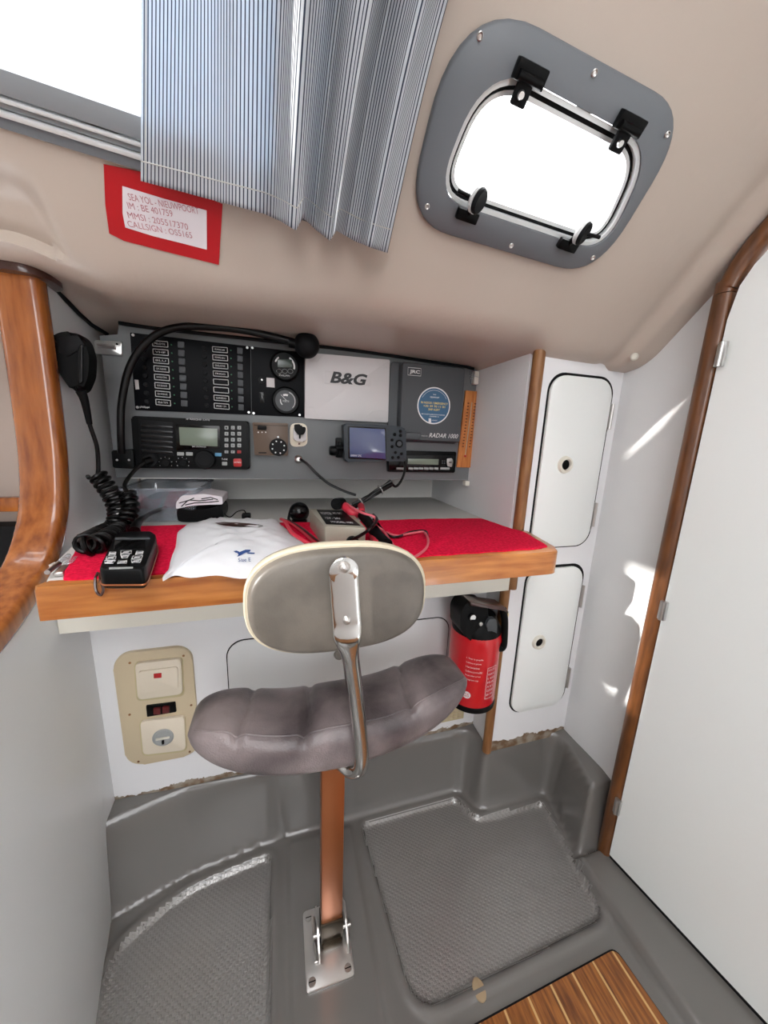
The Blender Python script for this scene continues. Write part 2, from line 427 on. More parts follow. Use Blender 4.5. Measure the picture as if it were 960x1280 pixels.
while y > -.35: ys.append(y); y -= .0045 if y > .2 else .02
b = MB(); b.grid(lambda i, j: V(xs[i], ys[j], floor_z(xs[i], ys[j])), len(xs), len(ys), keep=lambda c: not (sdist(c.x, c.y, padR) > .004 or sdist(c.x, c.y, padL) > .004))
fl = b.build('floor', M['grey_gel'], sharp=80); tag(fl, kind='structure')
for P in (padR, padL):
    b = MB(); xs2 = [p[0] for p in P]; ys2 = [p[1] for p in P]; x0, x1, y0, y1 = min(xs2), max(xs2), min(ys2), max(ys2)
    nx = int((x1-x0)/.005)+2; ny = int((y1-y0)/.005)+2
    b.grid(lambda i, j: V(x0+(x1-x0)*i/(nx-1), y0+(y1-y0)*j/(ny-1), floor_z(x0+(x1-x0)*i/(nx-1), y0+(y1-y0)*j/(ny-1))+.0004), nx, ny, keep=lambda c: sdist(c.x, c.y, P) > 0)
    o = b.build('floor_non_slip_pad', M['dimple'], sharp=80); tag(o, kind='structure')
# under-floor so nothing shines through
b = MB(); b.box((.15, .1, -.03), (1.3, 1.3, .02)); tag(b.build('floor_underside', M['dark']), kind='structure')

# ---- left wall, flaring inwards low down near the stool
def lw_x(y, z): return -.345+.010*sstep((YP-y)/.15)+.22*max(0, .64-y)*(1-sstep((z-.05)/.45))
def arch_low(y): return 1
trimpath = spline([V(0, .70, 1.115), V(0, .699, 1.02), V(0, .695, .92), V(0, .688, .84), V(0, .668, .765), V(0, .622, .700), V(0, .560, .664), V(0, .50, .640), V(0, .40, .612), V(0, .26, .585), V(0, .1, .56)], 6)
b = MB()
for seg in range(1):
    ysq = [.86, .82, .78, .74, .715, .70]+[p.y for p in trimpath[1:]]
    ztop = [1.13]*6+[p.z for p in trimpath[1:]]
    nz = 26
    b.grid(lambda i, j: V(lw_x(ysq[i], ztop[i]*j/(nz-1)), ysq[i], -.01+(ztop[i]+.01)*j/(nz-1)), len(ysq), nz)
lw = b.build('wall_left', M['white']); tag(lw, kind='structure')
# thickness face towards the other cabin
b = MB(); b.grid(lambda i, j: V(-.385, ysq[i], ztop[i]*j), len(ysq), 2); tag(b.build('wall_left_rear', M['beige']), kind='structure')

# ---- lower wall under the table, with flaked bottom edge
b = MB(); b.box(((-.345+XS)/2, YL+.006, .42), (XS+.345, .012, .56)); tag(b.build('wall_lower', M['chip']), kind='structure')
# groove where it meets the left wall
# ---- wall behind the shelf
b = MB(); b.box((.06, 1.046, .92), (.84, .012, .42)); tag(b.build('wall_back', M['shelf']), kind='structure')
b = MB(); b.box((-.36, .96, .92), (.012, .2, .42)); tag(b.build('wall_shelf_left', M['white']), kind='structure')

# ---- right wall with the arched opening
arc = [(.431, -.005), (.431, 1.104), (.427, 1.15), (.414, 1.185), (.395, 1.21), (.36, 1.245), (.30, 1.285), (.2, 1.315), (0, 1.335), (-.4, 1.335)]
wp = [V(XR, y, z) for y, z in [(.612, -.005)]+[(.612, 1.20), (.40, 1.38), (.15, 1.62), (-.4, 1.62)]+list(reversed(arc))]
b = MB(); b.prism(wp, (.012, 0, 0)); tag(b.build('wall_right', M['white']), kind='structure')

# ---- sloping cabin side and deckhead in one moulding
hout = roundpoly([G(575, -19), G(864, 140), G(741, 345), G(506, 275)], [.085, .062, .072, .062], 10)
hole_h = roundpoly([G(603, 65), G(818, 181), G(757, 320), G(535, 249)], .05, 8)
winpoly = [(-.86, 1.43), (-.86, 1.235), (.0, 1.207), (.0, 1.43)]
sun_slot = [(-.84, 1.436), (-.23, 1.436), (-.23, 1.502), (-.84, 1.502)]  # unseen slot, added to let a sun patch reach the right wall
def zs_at(x, y):
    z = 1.092-.010*sstep((x-.1)/.4)
    if x > .44: z -= .018*sstep((x-.44)/.06)
    z += .026*sstep((-.22-x)/.12)*sstep((.85-y)/.15)
    return z
def hprof(x):
    ybk = 1.05 if x < .482 else (1.05-(1.05-.60)*sstep((x-.482)/.012))
    def pl(z): return (PD-PN.x*x-PN.z*z)/PN.y
    zk = zs_at(x, .6); yk = pl(zk); K = Vector((0, yk, zk))
    d = .042; du = Vector((0, pl(zk+1)-yk, 1)).normalized()
    out = []
    if ybk < yk+d: ybk = yk+d+.002
    for k in range(10):
        yy = ybk+(yk+d-ybk)*k/9; out.append((yy, zs_at(x, yy)))
    A = K+Vector((0, d, 0)); B = K+du*d
    for k in range(1, 12):
        t = k/12; q = A*(1-t)**2+K*(2*t*(1-t))+B*t*t; out.append((q.y, q.z))
    top = Vector((0, pl(1.57), 1.57)); n = 72
    for k in range(n+1):
        q = B+(top-B)*(k/n); out.append((q.y, q.z))
    for k in range(1, 9): out.append((top.y-.034*k, 1.57+.01*math.sin(k*.2)))
    return out
hx = [-1.42+.04*i for i in range(24)]+[-.46+.0065*i for i in range(180)]
prof = [hprof(x) for x in hx]
def hpt(i, j):
    x = hx[i]; y, z = prof[i][j]
    e = .012*sstep((x-.635)/.02)-.004*math.exp(-((x-.63)/.012)**2)   # moulded gutter along the right wall
    e -= .020*sstep((-.262-x)/.03)*sstep((1.19-z)/.04)
    if 1.57 > z > 1.05 and y < .62: return Vector((x, y, z))-PN*e
    return Vector((x, y, z))
hh = [(p.x, p.z) for p in hole_h]
b = MB(); b.grid(hpt, len(hx), len(prof[0]), keep=lambda c: not (inpoly(c.x, c.z, hh) or inpoly(c.x, c.z, winpoly) or inpoly(c.x, c.z, sun_slot)) or c.y > .62)
hl = b.build('ceiling', M['headliner'], sharp=60, fixn=True); tag(hl, kind='structure')
# black rubber line where the panel and left wall meet the deckhead
b = MB(); b.tube([V(x, YP-.004, zs_at(x, .81)-.003) for x in [-.285+.02*i for i in range(38)]], .0035, 6)
tag(b.build('trim_1', M['dark']), kind='structure')
b = MB(); b.tube([V(-.340, y, zs_at(-.34, y)-.002) for y in (.72, .76, .80, .84, .9)], .004, 6)
tag(b.build('trim_2', M['dark']), kind='structure')

# ---- the other cabin seen through the opening on the left
b = MB(); b.box((-.85, 1.02, .95), (1.0, .012, .7)); tag(b.build('wall_far', M['beige']), kind='structure')
z0 = W(10, 630, 'y', .96).z
b = MB(); b.box((-.85, .96, z0), (.98, .03, .032), .006); tag(b.build('trim_3', M['wood']), kind='structure')
b = MB(); b.box((-.87, .98, z0-.3), (.95, .05, .5)); tag(b.build('wall_far_locker', M['dark']), kind='structure')

# ---- the rest of the cabin behind the camera: far side, after bulkhead with the companionway, deckhead with its open hatch
def panel_holes(name, o, u, v, U, Vv, holes, m, thick, n):     # flat panel in the frame o + a*u + b*v with rectangular openings
    us = sorted(set([0, U]+[h[k] for h in holes for k in (0, 2)])); vs_ = sorted(set([0, Vv]+[h[k] for h in holes for k in (1, 3)]))
    b = MB()
    for i in range(len(us)-1):
        for j in range(len(vs_)-1):
            cu, cv = (us[i]+us[i+1])/2, (vs_[j]+vs_[j+1])/2
            if any(h[0] < cu < h[2] and h[1] < cv < h[3] for h in holes): continue
            P = [o+u*a+v*c for a, c in ((us[i], vs_[j]), (us[i+1], vs_[j]), (us[i+1], vs_[j+1]), (us[i], vs_[j+1]))]
            b.prism(P, n*thick)
    return tag(b.build(name, m), kind='structure')
panel_holes('wall_port', V(-1.4, -1.2, -.02), V(0, 1, 0), V(0, 0, 1), 2.25, 1.64, [(1.335, 1.165, 1.425, 1.465)], M['white'], .02, V(-1, 0, 0))  # unseen opening added and sized to shape the lower sun patch
panel_holes('wall_aft', V(-1.4, -1.2, -.02), V(1, 0, 0), V(0, 0, 1), 2.5, 1.64, [(1.0, .85, 1.6, 1.58)], M['white'], .02, V(0, -1, 0))
panel_holes('ceiling_aft', V(-1.4, -1.2, 1.59), V(1, 0, 0), V(0, 1, 0), 2.5, 1.22, [(.85, .40, 1.65, 1.0)], M['headliner'], .02, V(0, 0, 1))
b = MB(); b.box((-.9, -.25, -.03), (1.0, 1.9, .02)); tag(b.build('floor_port', M['teakholly']), kind='structure')
b = MB(); b.box((.15, -.8, -.03), (1.5, .9, .02)); tag(b.build('floor_aft', M['teakholly']), kind='structure')
b = MB(); b.box((1.08, -.6, .78), (.02, 1.3, 1.64)); tag(b.build('wall_starboard_aft', M['white']), kind='structure')
b = MB()
L0, L1 = G(0, 155), G(178, 210)
for P in ([V(-.86, 0, 1.235), V(.0, 0, 1.207)], [V(.0, 0, 1.207), V(.0, 0, 1.43)], [V(.0, 0, 1.43), V(-.86, 0, 1.43)], [V(-.86, 0, 1.43), V(-.86, 0, 1.235)]):
    Q = [V(p.x, (PD-PN.x*p.x-PN.z*p.z)/PN.y, p.z) for p in P]
    b.b.faces.new([b.b.verts.new(p) for p in (Q[0], Q[1], Q[1]+PN*.06, Q[0]+PN*.06)])
tag(b.build('sun_block_coaming', M['alu']), kind='structure')  # unseen coaming added outside the window to block grazing sun

# ---- big side window, upper left
w1 = tag(bpy.data.objects.new('window_1', None), kind='structure'); COL.objects.link(w1); w1.location = (-.3, .5, 1.23)
def strip(p0, p1, wid, thk, off, m, name, parent, bev=.002):    # bar lying on the cabin side
    p0, p1 = Vector(p0), Vector(p1); d = (p1-p0).normalized(); u = PN.cross(d).normalized()
    if u.z < 0: u = -u
    b = MB(); pts = [p0, p1, p1+u*wid, p0+u*wid]
    b.prism([p-PN*off for p in pts], -PN*thk, bev, 2); return b.build(name, m, parent)
L0, L1 = G(0, 155), G(178, 210); dl = (L1-L0).normalized(); A0 = L0-dl*.45; A1 = L0+dl*.40
strip(A0+V(0, 0, -.002), A1+V(0, 0, -.002), .010, .006, 0, M['frame_grey'], 'window_frame', w1)
upv = PN.cross(dl).normalized(); upv = upv if upv.z > 0 else -upv
strip(A0+upv*.009, A1+upv*.009, .005, .012, 0, M['bright_alu'], 'track', w1)
strip(A0+upv*.0145, A1+upv*.0145, .006, .007, 0, M['alu'], 'track', w1)
strip(A0+upv*.0205, A1+upv*.0205, .004, .012, 0, M['bright_alu'], 'track', w1)
strip(A0+upv*.0255, A1+upv*.0255, .021, .016, -.004, M['alu'], 'sash', w1, .005)
b = MB(); q = [A0+upv*.03, A1+upv*.03, A1+upv*.30, A0+upv*.30]; b.prism([p+PN*.006 for p in q], PN*.003); b.build('pane', M['glass'], w1)
b = MB(); R1 = V(.055, 0, 0); p = [V(-.004, (PD+.004*PN.x-PN.z*z)/PN.y, z) for z in (1.207, 1.43)]; p = p+[p[1]+V(.012, 0, 0), p[0]+V(.012, 0, 0)]; b.prism([k+PN*.002 for k in p], -PN*.006, .002); b.build('jamb', M['alu'], w1)

# ---- portlight with grey surround
w2 = tag(bpy.data.objects.new('window_2', None), kind='structure'); COL.objects.link(w2); w2.location = G(680, 190)
def ring(outer, inner, ext, b=None, off=0, bev=0):
    b = b or MB(); n = len(outer); bm = b.b; N = -PN
    oo = [p+N*off for p in outer]; ii = [p+N*off for p in inner]
    c = sum(oo, Vector())/n
    def sh(pts, k): return [c+(p-c)*k for p in pts]
    loops = [oo, [p+N*(ext-bev) for p in oo]]
    if bev: loops.append([p+(c-p).normalized()*bev+N*ext for p in oo])
    loops += [[p+N*ext for p in ii], ii]
    vs = [[bm.verts.new(p) for p in L] for L in loops]
    for A, B in zip(vs, vs[1:]+[vs[0]]):
        for k in range(n): bm.faces.new((A[k], A[(k+1) % n], B[(k+1) % n], B[k]))
    return b
hin = roundpoly([G(607, 71), G(813, 182), G(752, 314), G(541, 244)], [.06, .045, .05, .045], 10)
def lerp_out(a, bb, t): return [p+(q-p)*t for p, q in zip(a, bb)]
ring(hout, hin, .010, bev=.003).build('surround', M['frame_grey'], w2, sharp=60)
def shrink(P, d):
    c = sum(P, Vector())/len(P); n = len(P); out = []
    for i in range(n):
        t = (P[(i+1) % n]-P[i-1]).normalized(); m = t.cross(PN).normalized()
        if m.dot(c-P[i]) < 0: m = -m
        out.append(P[i]+m*d)
    return out
h1 = shrink(hin, .0005); h2 = shrink(hin, .005); h3 = shrink(hin, .009); h4 = shrink(hin, .013)
ring(h1, h2, .011, off=-.004).build('inner_frame', M['bright_alu'], w2, sharp=50)
ring(h2, h3, .004, off=-.006).build('seal', M['dark'], w2, sharp=50)
ring(h3, h4, .010, off=-.010).build('inner_frame', M['bright_alu'], w2, sharp=50)
ring(h1, h4, .030, off=-.040).build('coaming', M['bright_alu'], w2, sharp=50)
b = MB(); b.prism([p+PN*.006 for p in h3], PN*.004); b.build('pane', M['glass'], w2)
fx = (G(775, 168)-G(655, 107)).normalized(); fy = PN.cross(fx).normalized(); fy = fy if fy.z > 0 else -fy
def fr(c, a, bb, off): return c+fx*a+fy*bb-PN*off
def fbox(bmb, c, off, w, h, t, bev=.0015):
    R = Matrix((fx, fy, -PN)).transposed(); bmb.box(c-PN*(off+t/2), (w, h, t), bev, 2, rot=R)
for cx, cy, wx, wy in ((661, 92, 648, 117), (785, 154, 771, 177)):
    c = G(cx, cy, .010); hg = MB(); fbox(hg, c, 0, .036, .015, .010); 
    hg.cyl(fr(c, -.014, -.003, .011), fr(c, .014, -.003, .011), .004, 12)
    hb = hg.build('hinge', M['black'], w2)
    e = G(wx, wy, .012); ar = MB(); fbox(ar, (c+e)/2-fy*.002, .002, .018, .028, .006, .002); ar.build('hinge_arm', M['dark'], hb)
    s = MB(); s.lathe([(0, .003), (.003, .003), (.004, .001), (.004, 0)], e-PN*.008, -PN, 12); s.build('screw', M['silver'], hb)
for cx, cy, sx in ((583, 268, -1), (708, 305, 1)):
    c = G(cx, cy, .010); hg = MB(); fbox(hg, c, 0, .030, .012, .009); lt = hg.build('latch', M['black'], w2)
    k = MB(); kc = c+fy*.020-PN*.020
    k.cyl(c+fy*.004-PN*.006, kc, .004, 10); k.tube([kc-fx*.012*0, kc+fx*sx*.028+fy*.002], .0022, 8); k.build('latch_stem', M['black'], lt)
    k = MB(); ax = (-PN*.75+fx*.6); k.lathe([(0, .001), (.013, .001), (.013, .004), (.011, .006), (0, .006)], kc, ax, 24); k.build('latch_knob', M['dark'], lt)
    k = MB(); k.lathe([(0, -.006), (.011, -.006), (.0138, -.003), (.0138, .001), (0, .001)], kc, ax, 24); k.build('knob_rim', M['bright_alu'], lt)
for q in ((600, 45), (743, 91), (834, 168), (741, 322), (639, 307), (534, 258)):
    s = MB(); s.lathe([(0, .0006), (.0015, .0006), (.0025, .0015), (.0032, .001), (.0032, 0)], G(*q, .010), -PN, 14); s.build('screw', M['steel'], w2)

# plug at the right end of the deckhead
p = G(793, 446, .012)
b = MB(); b.lathe([(0, .006), (.004, .0055), (.0065, .003), (.007, 0)], p, (-.8, -.5, -.2), 20); tag(b.build('screw_cap', M['cream']), 'small round cream screw cap in the corner of the headliner above the cabinet', 'screw cap')

def pp(pts, yv): return [W(a, b_, 'y', yv) for a, b_ in pts]
def zf(ox, oy, k, pts): return [(ox+a/k, oy+b_/k) for a, b_ in pts]
def plate(name, pts, yv, d, m, parent, r=.003, bev=.001, n=5, taper=None):   # plate on an upright face, back at yv, d thick
    P = pp(pts, yv-d); P = [V(p.x, yv, p.z) for p in P]
    if r: P = roundpoly(P, r, n)
    return MB().prism(P, (0, -d, 0), bev, 2, taper).build(name, m, parent)
def disc(name, px, py, yv, rad, d, m, parent, bev=.0006, n=24):
    c = W(px, py, 'y', yv-d); c.y = yv
    return MB().lathe([(0, d), (rad-bev, d), (rad, d-bev), (rad, 0)], c, Y_, n).build(name, m, parent)
def quad(x0, y0, x1, y1): return [(x0, y0), (x1, y0), (x1, y1), (x0, y1)]

# ================================================================== CABINET ON THE RIGHT
cab = thing('corner_cabinet', (.58, .64, .17), 'tall narrow white corner cabinet with two rounded doors and a wooden corner post', 'cabinet')
b = MB(); b.box(((XS+XR)/2+.004, YC+.006, .62), (XR-XS-.008, .012, .92)); b.build('front_panel', M['chip'], cab)
b = MB(); b.box((XS+.006, .83, .892), (.012, .42, .414)); b.box((XS+.006, .655, .44), (.012, .07, .54)); b.build('side_panel', M['white'], cab)
for (l, r_, t, bo, hs, pl) in (((679, 578), (748, 580), (728, 472), (700, 682), ((761, 505, 537), (738, 628, 657)), (707, 581)),
                          ((652, 800), (713, 800), (695, 709), (660, 886), ((722, 731, 757), (704, 834, 857)), (674, 803))):
    x0 = W(*l, 'y', YC-.01).x; x1 = W(*r_, 'y', YC).x; z1 = W(*t, 'y', YC).z; z0 = W(*bo, 'y', YC).z
    cx, cz = (x0+x1)/2, (z0+z1)/2
    d = MB(); d.prism(xz((cx, YC, cz), rrect(x1-x0, z1-z0, .034, 8)), (0, -.006, 0), .0015); dr = d.build('door', M['door_white'], cab)
    g = MB(); g.prism(xz((cx+.002, YC+.0005, cz+.001), rrect(x1-x0+.012, z1-z0+.010, .038, 8)), (0, -.0012, 0)); g.build('dark_gap', M['dark'], dr)  # dark ring standing in for the shaded gap round the door
    c = W(*pl, 'y', YC-.008); c.y = YC-.006
    g = MB(); g.lathe([(.0105, -.001), (.0105, .004), (.0125, .006), (.0165, .005), (.0185, 0)], c, Y_, 32); fp = g.build('finger_pull', M['cream'], dr)
    tag(fp, 'cream plastic finger ring')
    g = MB(); g.lathe([(0, .0008), (.0108, .0008), (.0108, 0)], c, Y_, 24); g.build('finger_hole', M['black'], fp)
    for hx_, ha, hb in hs:
        a = W(hx_, ha, 'y', YC); e = W(hx_, hb, 'y', YC)
        g = MB(); g.box((x1+.005, YC-.004, (a.z+e.z)/2), (.006, .009, a.z-e.z), .001); g.cyl((x1+.005, YC-.008, e.z), (x1+.005, YC-.008, a.z), .003, 10); g.build('hinge', M['steel'], dr)
b = MB(); b.tube([V(.478, YC, .59), V(.478, YC, 1.078)], .0115, 16); b.build('corner_post', M['wood_dull'], cab)
b = MB(); b.tube([V(.462, YC-.002, .168), V(.462, YC-.002, .589)], .0105, 16); b.build('corner_post', M['wood_dull'], cab)

# ================================================================== DOOR AND ITS TEAK FRAME
fr_path = spline([V(.672, .433, .012), V(.672, .433, .5), V(.672, .433, 1.10), V(.672, .429, 1.15), V(.672, .416, 1.183), V(.672, .398, 1.208), V(.672, .365, 1.238), V(.672, .30, 1.272), V(.672, .18, 1.296), V(.672, 0, 1.31), V(.672, -.35, 1.31)], 6)
def sweep(b, path, sec, xdir):              # section (a along xdir, b along the in-plane normal) swept along a path
    rings = []; m = len(path); xdir = Vector(xdir)
    for i, p in enumerate(path):
        t = (path[min(i+1, m-1)]-path[max(i-1, 0)]).normalized(); nn = t.cross(xdir).normalized()
        rings.append([b.b.verts.new(p+xdir*a+nn*c) for a, c in sec])
    k = len(sec)
    for A, B in zip(rings, rings[1:]):
        for i in range(k): b.b.faces.new((A[i], A[(i+1) % k], B[(i+1) % k], B[i]))
    b.b.faces.new(rings[0]); b.b.faces.new(list(reversed(rings[-1])))
    return b
dt = tag(bpy.data.objects.new('door_1', None), kind='structure'); COL.objects.link(dt); dt.location = (.69, .42, 0)
half = [(.022, -.013), (-.006, -.013)]+[(-.006-.009*math.sin(a), -.013*math.cos(a)) for a in [PI*k/10 for k in range(1, 10)]]+[(-.006, .013), (.022, .013)]
cut = 14
b = MB(); sweep(b, fr_path[:cut], half, (1, 0, 0)); b.build('frame', M['wood_door'], dt, sharp=50)
b = MB(); sweep(b, [fr_path[cut-1]+V(0, 0, .0012)]+fr_path[cut:], half, (1, 0, 0)); b.build('frame', M['wood_door'], dt, sharp=50)
# door leaf: hinged on the frame, swung a little away
def leaf_x(y): return .664+.165*(.415-y)
lo = [(.418, .037), (.418, 1.10), (.412, 1.145), (.40, 1.17), (.382, 1.192), (.35, 1.22), (.29, 1.252), (.18, 1.277), (0, 1.29), (-.30, 1.29), (-.30, .037)]
b = MB(); b.prism([V(leaf_x(y), y, z) for y, z in lo], (.020, .003, 0)); b.build('leaf', M['door_white'], dt)
b = MB(); b.prism([V(leaf_x(y)+.003, y, z) for y, z in ((.418, .0), (.418, .040), (-.30, .040), (-.30, .0))], (.016, .002, 0)); b.build('gap_shade', M['dark'], dt)  # dark strip added as the shade of the gap under the leaf
for q in ((902, 443), (829, 763), (772, 1008)):
    c = W(*q, 'x', .659); h = MB(); h.box((c.x-.001, c.y, c.z), (.006, .012, .036), .001); h.cyl((c.x-.004, c.y, c.z-.018), (c.x-.004, c.y, c.z+.018), .0032, 10); h.build('hinge', M['silver'], dt)

# ================================================================== LEFT TEAK TRIM AND ITS CAP
tr = tag(bpy.data.objects.new('trim_4', None), kind='structure'); COL.objects.link(tr); tr.location = (-.365, .69, .6)
sec = [(s*(.0275-r0)+r0*math.cos(a), t*(.016-r0)+r0*math.sin(a)) for s, t, a00 in ((1, 1, 0), (-1, 1, 90), (-1, -1, 180), (1, -1, 270)) for r0 in (.009,) for a in [math.radians(a00+30*k) for k in range(4)]]
tp = [V(-.364+(.004 if p.z > .7 else .004), p.y-.012, p.z) for p in trimpath]
b = MB(); sweep(b, tp, sec, (1, 0, 0)); b.build('moulding', M['wood'], tr, sharp=60)
c = W(18, 341, 'y', .69)
b = MB(); b.prism([V(c.x-.01+a, .695+bb, 1.108) for a, bb in rrect(.115, .075, .03, 8)], (0, 0, .018), .006, 3); cp = b.build('cap', M['wood_dark'], tr)
b = MB(); b.lathe([(0, .002), (.005, .002), (.007, 0)], V(c.x-.006, .6575, 1.117), Y_, 16); b.build('screw', M['steel'], cp)

# ================================================================== CHART TABLE
tb = thing('chart_table', (.1, .6, .59), 'fixed white chart table with a varnished teak front rim below the instrument panel', 'table')
top = [V(-.266, .462, 0), V(.44, .472, 0), V(.455, .480, 0), V(.480, .590, 0), V(.466, .596, 0), V(.466, 1.038, 0), V(-.351, 1.038, 0), V(-.340, .80, 0), V(-.331, .70, 0), V(-.30, .56, 0)]
b = MB(); b.prism([p+V(0, 0, .700) for p in top], (0, 0, .020), .001); b.build('table_top', M['shelf'], tb)
ro = roundpoly([V(-.270, .452, 0), V(.458, .461, 0), V(.488, .592, 0), V(.472, .594, 0), V(.444, .477, 0), V(-.266, .470, 0)], [.004, .022, .003, .003, .014, .002], 6)
b = MB(); b.prism([p+V(0, 0, .683) for p in ro], (0, 0, .041), .005, 3)
o = b.build('front_rim', M['wood_x'], tb)
b = MB(); b.box((.066, .604, .645), (.800, .012, .112)); b.build('apron', M['cream'], tb)
# little hinge catches at the left end of the table
for q in ((75, 715), (87, 704)):
    c = W(*q, 'z', .722); b = MB(); b.box((c.x+.002, c.y, .724), (.010, .030, .006), .002, rot=Matrix.Rotation(.25, 3, 'Z')); b.cyl(c+V(-.004, -.016, .006), c+V(-.008, .016, .006), .003, 10); b.build('catch', M['clear'] if q[0] > 80 else M['steel'], tb)

# red felt on the table
cl = [V(-.250, .466, 0), V(.42, .476, 0), V(.449, .484, 0), V(.474, .588, 0), V(.462, .60, 0), V(.450, .705, 0), V(.30, .716, 0), V(.12, .712, 0), V(-.05, .722, 0), V(-.20, .722, 0), V(-.318, .722, 0), V(-.315, .69, 0), V(-.288, .575, 0)]
cl = roundpoly(cl, .006, 3)
cw = []
for i, p in enumerate(cl):
    q = cl[(i+1) % len(cl)]; n = max(1, int((q-p).length/.012))
    for k in range(n):
        s = p+(q-p)*(k/n); cw.append(s+V(.0008*math.sin(s.y*170+s.x*90), .0012*math.sin(s.x*120), 0))
b = MB(); b.prism([p+V(0, 0, .7203) for p in cw], (0, 0, .0055), .0018, 2)
tag(b.build('felt_cover', M['cloth'], base=(.1, .6, .7203)), 'red felt cover spread over the front half of the chart table', 'cloth')
ZC = .7262

# ================================================================== LOWER WALL FITTINGS
lk = thing('locker_door', (.13, YL, .26), 'flush white locker door with rounded corners under the table, behind the stool', 'door')
z1 = .497; z0 = .262; x0, x1 = -.116, .374
b = MB(); b.prism(xz(((x0+x1)/2, YL+.001, (z0+z1)/2), rrect(x1-x0, z1-z0, .035, 8)), (0, -.0022, 0)); b.build('dark_gap', M['dark'], lk)  # dark sheet behind the panel draws the shaded groove round it
b = MB(); b.prism(xz(((x0+x1)/2, YL, (z0+z1)/2), rrect(x1-x0-.004, z1-z0-.004, .034, 8)), (0, -.0024, 0), .0006); b.build('panel', M['white'], lk)
c = W(424, 817, 'y', YL); b = MB(); b.lathe([(0, .003), (.006, .003), (.008, .006), (.011, .005), (.0125, 0)], V(c.x, YL-.002, c.z), Y_, 24); b.build('finger_pull', M['fpgrey'], lk)

vg = thing('vent_grille', (.30, YL, .28), 'ivory plastic vent grille low on the wall beside the fire extinguisher', 'vent')
vz = [W(523, 903, 'y', YL), W(578, 890, 'y', YL)]
zc = (W(548, 886, 'y', YL).z+W(548, 904, 'y', YL).z)/2; vx0 = W(495, 900, 'y', YL).x; vx1 = W(579, 890, 'y', YL).x
b = MB(); b.box(((vx0+vx1)/2, YL-.002, zc), (vx1-vx0, .005, .036), .001); b.build('plate', M['grille'], vg)
b = MB()
for i in range(13):
    for j in range(3): b.box((vx0+.006+(vx1-vx0-.012)*(i+.5)/13, YL-.0048, zc+.009*(j-1)), ((vx1-vx0-.012)/13*.8, .0012, .006), .0003)
o = b.build('slots', M['ivory'], vg)

# socket plate
of = 'socket_panel'
sp = thing('socket_panel', (-.235, YL, .25), 'beige rounded power panel with white switch and round socket low on the left', 'socket')
x0, x1 = W(151, 885, 'y', YL).x, W(244, 870, 'y', YL-.008).x
zt = (W(165, 815, 'y', YL-.008).z+W(232, 809, 'y', YL-.008).z)/2; zb = (W(180, 956, 'y', YL-.008).z+W(235, 945, 'y', YL-.008).z)/2
b = MB(); b.prism(xz(((x0+x1)/2, YL, (zt+zb)/2), rrect(x1-x0, zt-zb, .030, 8)), (0, -.008, 0), .003, 3); b.build('surround', M['ivory'], sp)
Y1 = YL-.008
Z2 = lambda pts: zf(100, 780, 4, pts)
plate('recess_rim', Z2([(268, 192), (512, 165), (522, 362), (282, 388)]), Y1, .002, M['grille'], sp, .010)
s1 = plate('switch_plate', Z2([(275, 200), (503, 175), (512, 350), (290, 380)]), Y1-.001, .007, M['ivory_l'], sp, .008)
rk = plate('rocker', Z2([(290, 240), (487, 215), (491, 325), (300, 350)]), Y1-.008, .003, M['ivory_l'], s1, .005)
plate('pilot_light', Z2([(368, 250), (407, 246), (407, 269), (369, 272)]), Y1-.011, .001, M['key_red'], rk, .0005, .0002)
bk = plate('breaker_block', Z2([(330, 410), (475, 392), (481, 440), (335, 465)]), Y1, .003, M['black'], sp, .001)
for q in ((385, 438), (430, 431)):
    qx, qy = Z2([q])[0]; plate('breaker_toggle', [(qx-4.5, qy-3.5), (qx+4, qy-4), (qx+4, qy+3.5), (qx-4.5, qy+4)], Y1-.003, .004, M['dred'], bk, .001, .0005)
plate('recess_rim', Z2([(294, 484), (526, 456), (535, 638), (310, 664)]), Y1, .002, M['grille'], sp, .010)
s2 = plate('socket_plate', Z2([(301, 490), (520, 463), (528, 630), (316, 655)]), Y1-.001, .006, M['ivory_l'], sp, .008)
qx, qy = Z2([(415, 568)])[0]; c = W(qx, qy, 'y', Y1-.008); c.y = Y1-.007
b = MB(); b.lathe([(.015, 0), (.0185, 0), (.0185, .0015), (.0165, .003), (.015, .001), (0, .0008)], c, Y_, 32); sk = b.build('socket', M['key'], s2)
b = MB(); b.box(c+V(0, -.003, 0), (.024, .003, .004), .001); b.build('socket_bar', M['cream'], sk)
b = MB(); b.box(c+V(.0, -.004, -.008), (.004, .003, .008), .0008); b.build('earth_clip', M['black'], sk)
for q in ((248, 196), (517, 160), (247, 455), (556, 407), (291, 690), (548, 640)):
    qx, qy = Z2([q])[0]; disc('screw', qx, qy, Y1, .0022, .001, M['wood_dull'], sp, .0004, 12)

# ================================================================== FIRE EXTINGUISHER
EX, EY, EZ, ER = .400, .606, .335, .054
fe = thing('fire_extinguisher', (EX, EY, EZ), 'small red fire extinguisher with a black head on the lower wall beside the wooden post', 'fire extinguisher')
b = MB(); b.lathe([(0, .006), (ER*.8, .004), (ER*.95, 0), (ER, .010), (ER, .155), (ER*.985, .168), (ER*.9, .182), (ER*.6, .195), (.02, .2), (0, .2)], V(EX, EY, EZ), (0, 0, 1), 48); b.build('cylinder', M['red'], fe)
b = MB(); b.lathe([(ER*.97, -.004), (ER*1.03, -.002), (ER*1.03, .006), (ER, .010)], V(EX, EY, EZ), (0, 0, 1), 48); b.build('base_ring', M['black'], fe)
ZE = lambda pts: zf(550, 740, 7.11, pts)
hd = pp(ZE([(245, 88), (420, 108), (432, 240), (430, 410), (380, 452), (300, 455), (235, 405), (180, 330), (182, 190), (200, 150)]), EY-.04)
